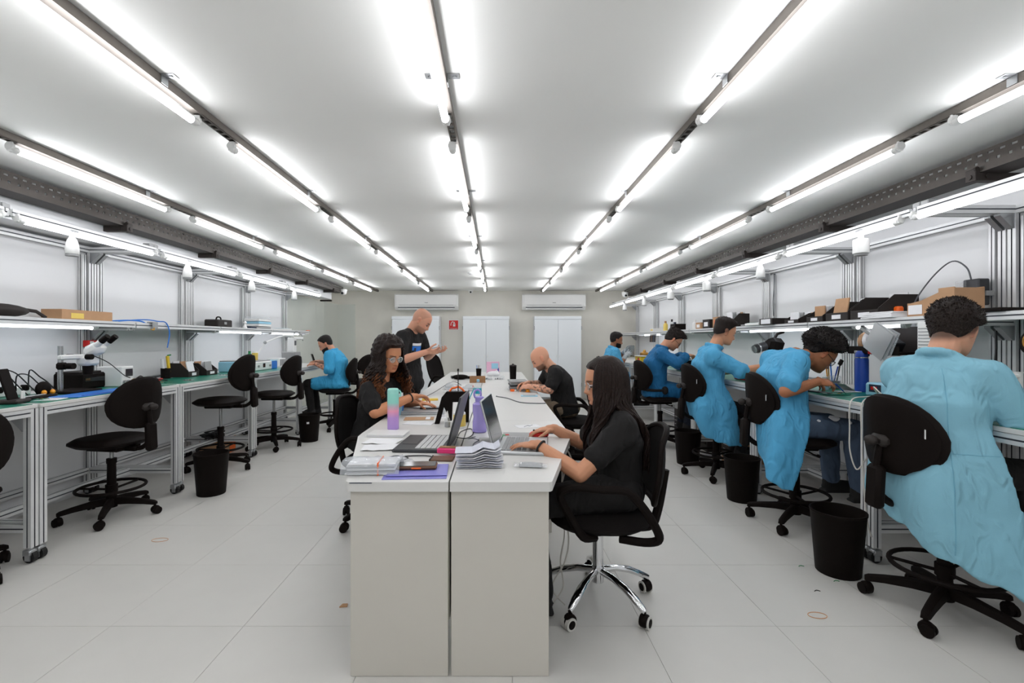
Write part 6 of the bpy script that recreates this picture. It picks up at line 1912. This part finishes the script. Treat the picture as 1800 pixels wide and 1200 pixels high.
# shelf on the right
packet_bin('black parts bin of upright packets at the third right shelf', 2.79, 4.33, SZ, PI, 5, .2, .24, .09)
packet_bin('tall black bin with bagged parts on the right shelf', 2.79, 4.0, SZ, PI, 6, .2, .26, .12)
packet_bin('large dark grey bin stacked with a blue bag on the right shelf', 2.80, 3.74, SZ, PI, 2, .24, .28, .16)
packet_bin('big charcoal bin nearest the cardboard tray', 2.80, 3.46, SZ, PI, 1, .26, .28, .17)
t = item('document_box', 'low box file with white label on the right shelf', 'box file', 2.70, 4.62, SZ)
slab(t, 'box', (0, 0, .03), (.2, .22, .06), 'charcoal', bev=.003); slab(t, 'label', (-.101, .0, .03), (.002, .16, .045), 'paper', bev=0)
t = item('paper_stack', 'loose white papers on the right shelf before the cardboard tray', 'papers', 2.73, 3.30, SZ)
for k in range(4): slab(t, 'sheet', (.004*k, .006*(k % 3), .006+.011*k), (.22, .3-.03*k, .01), 'paper', .05*(k-1.5), .002)
slab(t, 'sticker_roll', (.06, .02, .065), (.05, .05, .04), 'orange', bev=.01)
t = item('cardboard_tray', 'stepped cardboard display box on the right shelf', 'box', 2.78, 2.98, SZ)
M = Matrix(((0, 0, 1), (1, 0, 0), (0, 1, 0)))
MB().prism([(-.17, 0), (.15, 0), (.15, .085), (.05, .10), (-.07, .14), (-.07, .165), (-.17, .165)], -.09, -.083, M).build('side', 'card', t); MB().prism([(-.17, 0), (.15, 0), (.15, .085), (.05, .10), (-.07, .14), (-.07, .165), (-.17, .165)], .083, .09, M).build('side', 'card', t)
slab(t, 'front', (0, .15, .045), (.18, .005, .09), 'card'); slab(t, 'back', (0, -.17, .08), (.18, .005, .16), 'card'); slab(t, 'bottom', (0, -.01, .003), (.17, .31, .006), 'card'); slab(t, 'label', (-.092, .09, .045), (.002, .1, .06), 'paper', bev=0)
t = item('power_brick', 'black and clear power brick hung on the bench post with a curved lead', 'adapter', 2.93, 2.92, 1.58)
slab(t, 'brick', (0, 0, 0), (.07, .1, .16), 'dark_metal', bev=.006); slab(t, 'clear_cover', (-.03, .05, 0), (.06, .05, .15), 'clear_plastic', bev=.004); slab(t, 'clip', (.02, -.055, -.01), (.05, .02, .03), 'grey_plastic')
MB().tube(spline([(0, .03, .08), (-.01, .05, .16), (-.03, .12, .21), (-.05, .22, .14), (-.06, .34, .0), (-.06, .38, -.1)], 6), .0045, n=6).build('lead', 'cable_grey', t, True)
t = item('flat_tablet', 'flat black tablet overhanging the right shelf near the edge of the picture', 'tablet', 2.70, 2.62, SZ, .04)
slab(t, 'case', (0, 0, .01), (.2, .3, .02), 'black_plastic', bev=.004); slab(t, 'display', (0, 0, .0208), (.18, .27, .0015), 'dark_screen', bev=.0004)
t = item('magnifier_ring', 'gold and black ring magnifier at the right edge of the picture', 'magnifier', 2.62, 2.32, 1.28)
MB().tube([(.01*math.sin(a), .055*math.cos(a), .055*math.sin(a)) for a in [2*PI*k/20 for k in range(20)]], .016, n=8, closed=True).build('ring', 'black_plastic', t, True); MB().tube([(-.012, .042*math.cos(a), .042*math.sin(a)) for a in [2*PI*k/20 for k in range(20)]], .008, n=8, closed=True).build('brass_ring', 'gold', t, True); MB().tube([(0, 0, .06), (.1, .04, .1), (.3, .06, .08)], .01, n=8).build('arm', 'black_plastic', t, True)
t = on('blue_case', 'blue case on the bench beside the foreground man', 'case', 2.36, 2.06, .2)
slab(t, 'case', (0, 0, .03), (.14, .2, .06), 'deep_blue', bev=.01); slab(t, 'lid', (0, 0, .066), (.145, .205, .014), 'white_plastic', bev=.004)
t = on('white_post', 'white clamp post at the back of the nearest right bench', 'clamp', 2.62, 2.40)
MB().lathe([(.05, 0), (.05, .02), (.016, .03), (.016, .2), (.02, .21)], 16).build('post', 'white_plastic', t, True); slab(t, 'arm', (-.05, 0, .19), (.12, .03, .02), 'white_plastic', bev=.005)
# farther right shelf and benches
def small_bottles(spec):
    for lab, x, y, z, r, h, m_, cm in spec:
        bottle('bottle', lab, 'bottle', x, y, z, [(r*.9, 0), (r, .004), (r, h*.65), (r*.45, h*.82)], m_, [('cap', [(r*.5, h*.8), (r*.5, h), (r*.4, h*1.01)], cm)], n=14)
small_bottles([('white bottle at the left of the small box on the fifth right shelf', 2.75, 6.62, SZ, .035, .13, 'white_plastic', 'white_plastic'),
    ('yellow bottle on the shelf above the man in dark blue', 2.75, 7.78, SZ, .035, .16, 'label_yellow', 'wood'),
    ('clear bottle with dark cap next to the yellow bottle', 2.78, 7.58, SZ, .03, .18, 'clear_plastic', 'charcoal'),
    ('squat white bottle with blue cap on the far right shelf', 2.76, 7.4, SZ, .04, .13, 'white_plastic', 'ink_navy')])
def carton(label, x, y, z, w, d, h, m_, lm='paper', rot=0.0):
    t = item('carton', label, 'box', x, y, z, rot)
    slab(t, 'body', (0, 0, h/2), (d, w, h), m_, bev=.003); slab(t, 'label', (-d/2-.001, 0, h*.5), (.002, w*.55, h*.5), lm, bev=0); slab(t, 'lid', (0, 0, h+.003), (d*1.01, w*1.01, .006), m_, bev=.001)
carton('small wooden coloured box on the fifth right shelf', 2.76, 6.38, SZ, .16, .14, .08, 'card')
carton('dark box with pale label on the right shelf behind the reaching man', 2.76, 6.12, SZ, .2, .16, .11, 'charcoal')
carton('orange box on the right shelf behind the reaching man', 2.77, 5.86, SZ, .18, .16, .13, 'card', 'orange')
carton('black box on the shelf above the man in dark blue', 2.74, 7.22, SZ, .2, .16, .09, 'black_plastic', 'charcoal')
carton('pale box at the end of the far right shelf', 2.74, 8.2, SZ, .2, .16, .05, 'white_plastic', 'label_yellow')
packet_bin('black bin with grey tools on the shelf behind the reaching man', 2.82, 5.62, SZ, PI, 5, .2, .2, .16)
t = item('yellow_tool', 'yellow tool lying on the right shelf in front of the reaching man', 'tool', 2.72, 5.12, SZ, .1)
slab(t, 'handle', (0, 0, .015), (.03, .16, .03), 'yellow', bev=.01); MB().cyl((0, .08, .015), (0, .16, .015), .008, n=8).build('shaft', 'steel', t, True)
t = item('shelf_trays', 'flat pale green tray on the right shelf', 'tray', 2.72, 4.9, SZ)
slab(t, 'tray', (0, 0, .012), (.22, .26, .024), 'white_plastic', bev=.004); slab(t, 'sheet', (0, 0, .026), (.2, .22, .004), mat('pale_green', (176, 196, 190), .5, var=.02), bev=.001)
t = on('blue_supply', 'blue box with white LED on the bench of the man in dark blue', 'power supply', 2.36, 6.0)
slab(t, 'case', (0, 0, .06), (.16, .14, .12), 'blue', bev=.005); slab(t, 'black_unit', (-.02, -.13, .06), (.14, .1, .12), 'black_plastic', bev=.005); MB().cyl((-.09, -.13, .06), (-.096, -.13, .06), .012, n=10).build('lamp', 'white_plastic', t, True); slab(t, 'pale_pad', (-.05, .0, .126), (.24, .3, .012), 'skyblue', bev=.003)
bottle('glue_tube', 'small white tube before the blue box', 'tube', 2.23, 5.72, BZ, [(.014, 0), (.016, .004), (.016, .05), (.006, .065)], 'white_plastic', [('cap', [(.006, .064), (.005, .08)], 'grey_plastic')])
t = on('yellow_station', 'yellow and purple station with red button before the gloved man', 'station', 2.38, 7.72)
slab(t, 'case', (0, 0, .06), (.2, .3, .10), 'yellow', bev=.006); slab(t, 'top', (0, 0, .118), (.22, .32, .016), 'white_plastic', bev=.004); slab(t, 'foot', (0, 0, .005), (.18, .28, .01), 'ink_navy'); MB().cyl((-.1, -.07, .06), (-.112, -.07, .06), .022, n=14).build('button', 'red', t, True); slab(t, 'button_plate', (-.101, -.03, .06), (.003, .07, .06), 'charcoal', bev=0)
t = on('solder_pot', 'golden solder pot on the yellow station', 'solder pot', 2.40, 7.76, 0, BZ+.127)
MB().lathe([(.06, 0), (.07, .015), (.07, .04), (.03, .055), (.02, .08), (.008, .09)], 18).build('pot', 'gold', t, True); MB().lathe([(.072, .0), (.075, .012)], 18).build('rim', 'brown', t, True)
t = on('metal_plate', 'grey metal plate held by the gloved man', 'plate', 2.24, 7.9, .1, 1.02)
slab(t, 'plate', (0, 0, .09), (.07, .012, .19), 'steel', bev=.003); slab(t, 'fold', (.035, .02, .09), (.006, .05, .19), 'grey_plastic', bev=.002)
t = item('tool_rack', 'rack of hanging pliers on the shelf edge above the gloved man', 'tool rack', 2.62, 8.0, 1.36)
slab(t, 'bar', (0, 0, .02), (.02, .3, .02), 'steel')
for k in range(5): MB().tube([(0, -.12+.06*k, .02), (-.01, -.12+.06*k, -.04), (-.005, -.10+.06*k, -.10)], .009, n=6).build('pliers', ('charcoal', 'ink_navy', 'charcoal', 'brown', 'charcoal')[k], t, True)
# under the right benches
for i, (x, y, w, d, h, m_, lab) in enumerate(((2.55, 4.95, .3, .3, .34, 'card', 'wooden coloured box on the floor under the right bench'), (2.62, 5.6, .2, .4, .42, 'charcoal', 'dark computer case on the floor under the right bench'), (2.6, 6.35, .2, .4, .42, 'grey_plastic', 'grey computer case on the floor under the far right bench'))):
    t = item('floor_case', lab, 'case', x, y, 0)
    slab(t, 'body', (0, 0, h/2), (d, w, h), m_, bev=.006); slab(t, 'front', (-d/2-.004, 0, h*.55), (.008, w*.85, h*.7), 'charcoal' if m_ != 'charcoal' else 'black_plastic', bev=.002)
    for k in range(4): slab(t, 'vent', (-d/2-.009, 0, h*.3+.05*k), (.003, w*.6, .008), 'grey_plastic', bev=0)
# small litter on the floor
t = item('rubber_band', 'orange rubber band on the floor in the right-hand aisle', 'rubber band', 1.50, 2.235, 0)
MB().tube([(.042*math.cos(a), .026*math.sin(a), .002) for a in [2*PI*k/22 for k in range(22)]], .0016, n=5, closed=True).build('band', mat('band_tan', (206, 150, 104), .6, var=.03), t, True)
t = item('rubber_band', 'thin tan rubber band on the floor by the first left stool', 'rubber band', -2.17, 3.08, 0)
MB().tube([(.05*math.cos(a), .03*math.sin(a), .002) for a in [2*PI*k/22 for k in range(22)]], .0014, n=5, closed=True).build('band', 'band_tan', t, True)
t = item('paper_scrap', 'brown scrap on the floor left of the end panel', 'scrap', -.74, 2.31, 0, .5)
MB().prism([(-.02, 0), (.015, -.012), (.022, .01), (0, .02)], .0, .006).build('scrap', 'card', t)
for i, (x, y) in enumerate(((1.72, 2.72), (1.80, 2.55), (1.63, 2.45))):
    t = item('wire_clipping', ['green wire clipping by the foreground bin', 'short green wire clipping between bin and foreground stool', 'dark wire clipping in the right-hand aisle'][i], 'clipping', x, y, 0)
    MB().tube(spline([(0, 0, .002), (.015, .008, .003), (.03, 0, .002)], 3), .002, n=5).build('wire', 'green' if i < 2 else 'charcoal', t)

# small clutter on the left bench
rc = random.Random(11)
for i, (x, y, w, d, m_) in enumerate(((-2.86, 2.98, .09, .06, 'esd_green'), (-2.97, 3.30, .07, .05, 'ink_navy'), (-2.90, 4.12, .10, .06, 'esd_green'), (-2.84, 4.40, .08, .05, 'grey_plastic'), (-2.86, 5.02, .10, .07, 'paper'), (-2.82, 5.35, .09, .06, 'pink_pale'))):
    lab = ['small green board near the black tool rest', 'dark board lying before the loupe', 'green board on the mat beside the golden tin', 'grey board on the mat near the tool cup', 'white card before the black parts bins', 'pale pink slip on the third left bench'][i]
    t = on('loose_board', lab, 'board', x, y, rc.uniform(-.6, .6))
    slab(t, 'board', (0, 0, .003), (w, d, .004), m_, bev=.001)
    for k in range(4): slab(t, 'chip', (-w*.35+w*.23*k, d*.2*(k % 3-1), .0065), (w*.14, d*.2, .003), ('charcoal', 'steel', 'gold', 'charcoal')[k], bev=0)
cable('probe_lead', 'black probe lead running from microscope to golden tin', [(-2.96, 3.5, BZ+.26), (-2.94, 3.62, BZ+.2), (-2.92, 3.74, BZ+.1), (-2.93, 3.82, BZ+.07)], .0035, 'cable_black')
cable('mat_cable', 'thin black cable along the second left bench', [(-3.1, 4.1, BZ+.006), (-3.02, 4.2, BZ+.03), (-3.0, 4.35, BZ+.006), (-3.12, 4.45, BZ+.006)], .004, 'cable_black')
cable('wall_lead', 'grey lead hanging on the wall above the man with afro', [(3.0, 5.16, 2.0), (2.985, 5.14, 1.85), (2.99, 5.17, 1.7), (2.985, 5.15, 1.55)], .004, 'cable_grey')
cable('shelf_lead', 'black lead rising from the bench behind the foreground man', [(2.62, 2.55, BZ+.02), (2.72, 2.62, 1.08), (2.78, 2.66, 1.22), (2.80, 2.68, 1.34)], .006, 'cable_black')

for i, (x, y, r_) in enumerate(((-.575, 2.38, .1), (-.60, 2.52, -.15))):
    t = item('paper_sheet', ['blank white sheet left of the dark laptop', 'blank white sheet before the white notebook'][i], 'paper', x, y, DZ, r_)
    g = [[(-.09+.18*a/6, -.065+.13*b/6, .002+.004*(1+noise.noise(V(a*.7, b*.7, i*4)))) for b in range(7)] for a in range(7)]
    MB().sheet(g, .0012).build('sheet', 'paper', t, True)
t = item('plastic_bag', 'crumpled clear bag between the bundle and the dark laptop', 'bag', -.43, 2.06, DZ, .4)
g = [[(-.08+.16*a/9, -.06+.12*b/7, .006+.03*math.sin(PI*a/9)*math.sin(PI*b/7)*(1+.6*noise.noise(V(a*.9, b*.9, 3)))) for b in range(8)] for a in range(10)]
MB().sheet(g, .001).build('bag_film', 'clear_plastic', t, True)
slab(t, 'label_slip', (0, 0, .006), (.07, .05, .002), 'paper', .3, .0005)
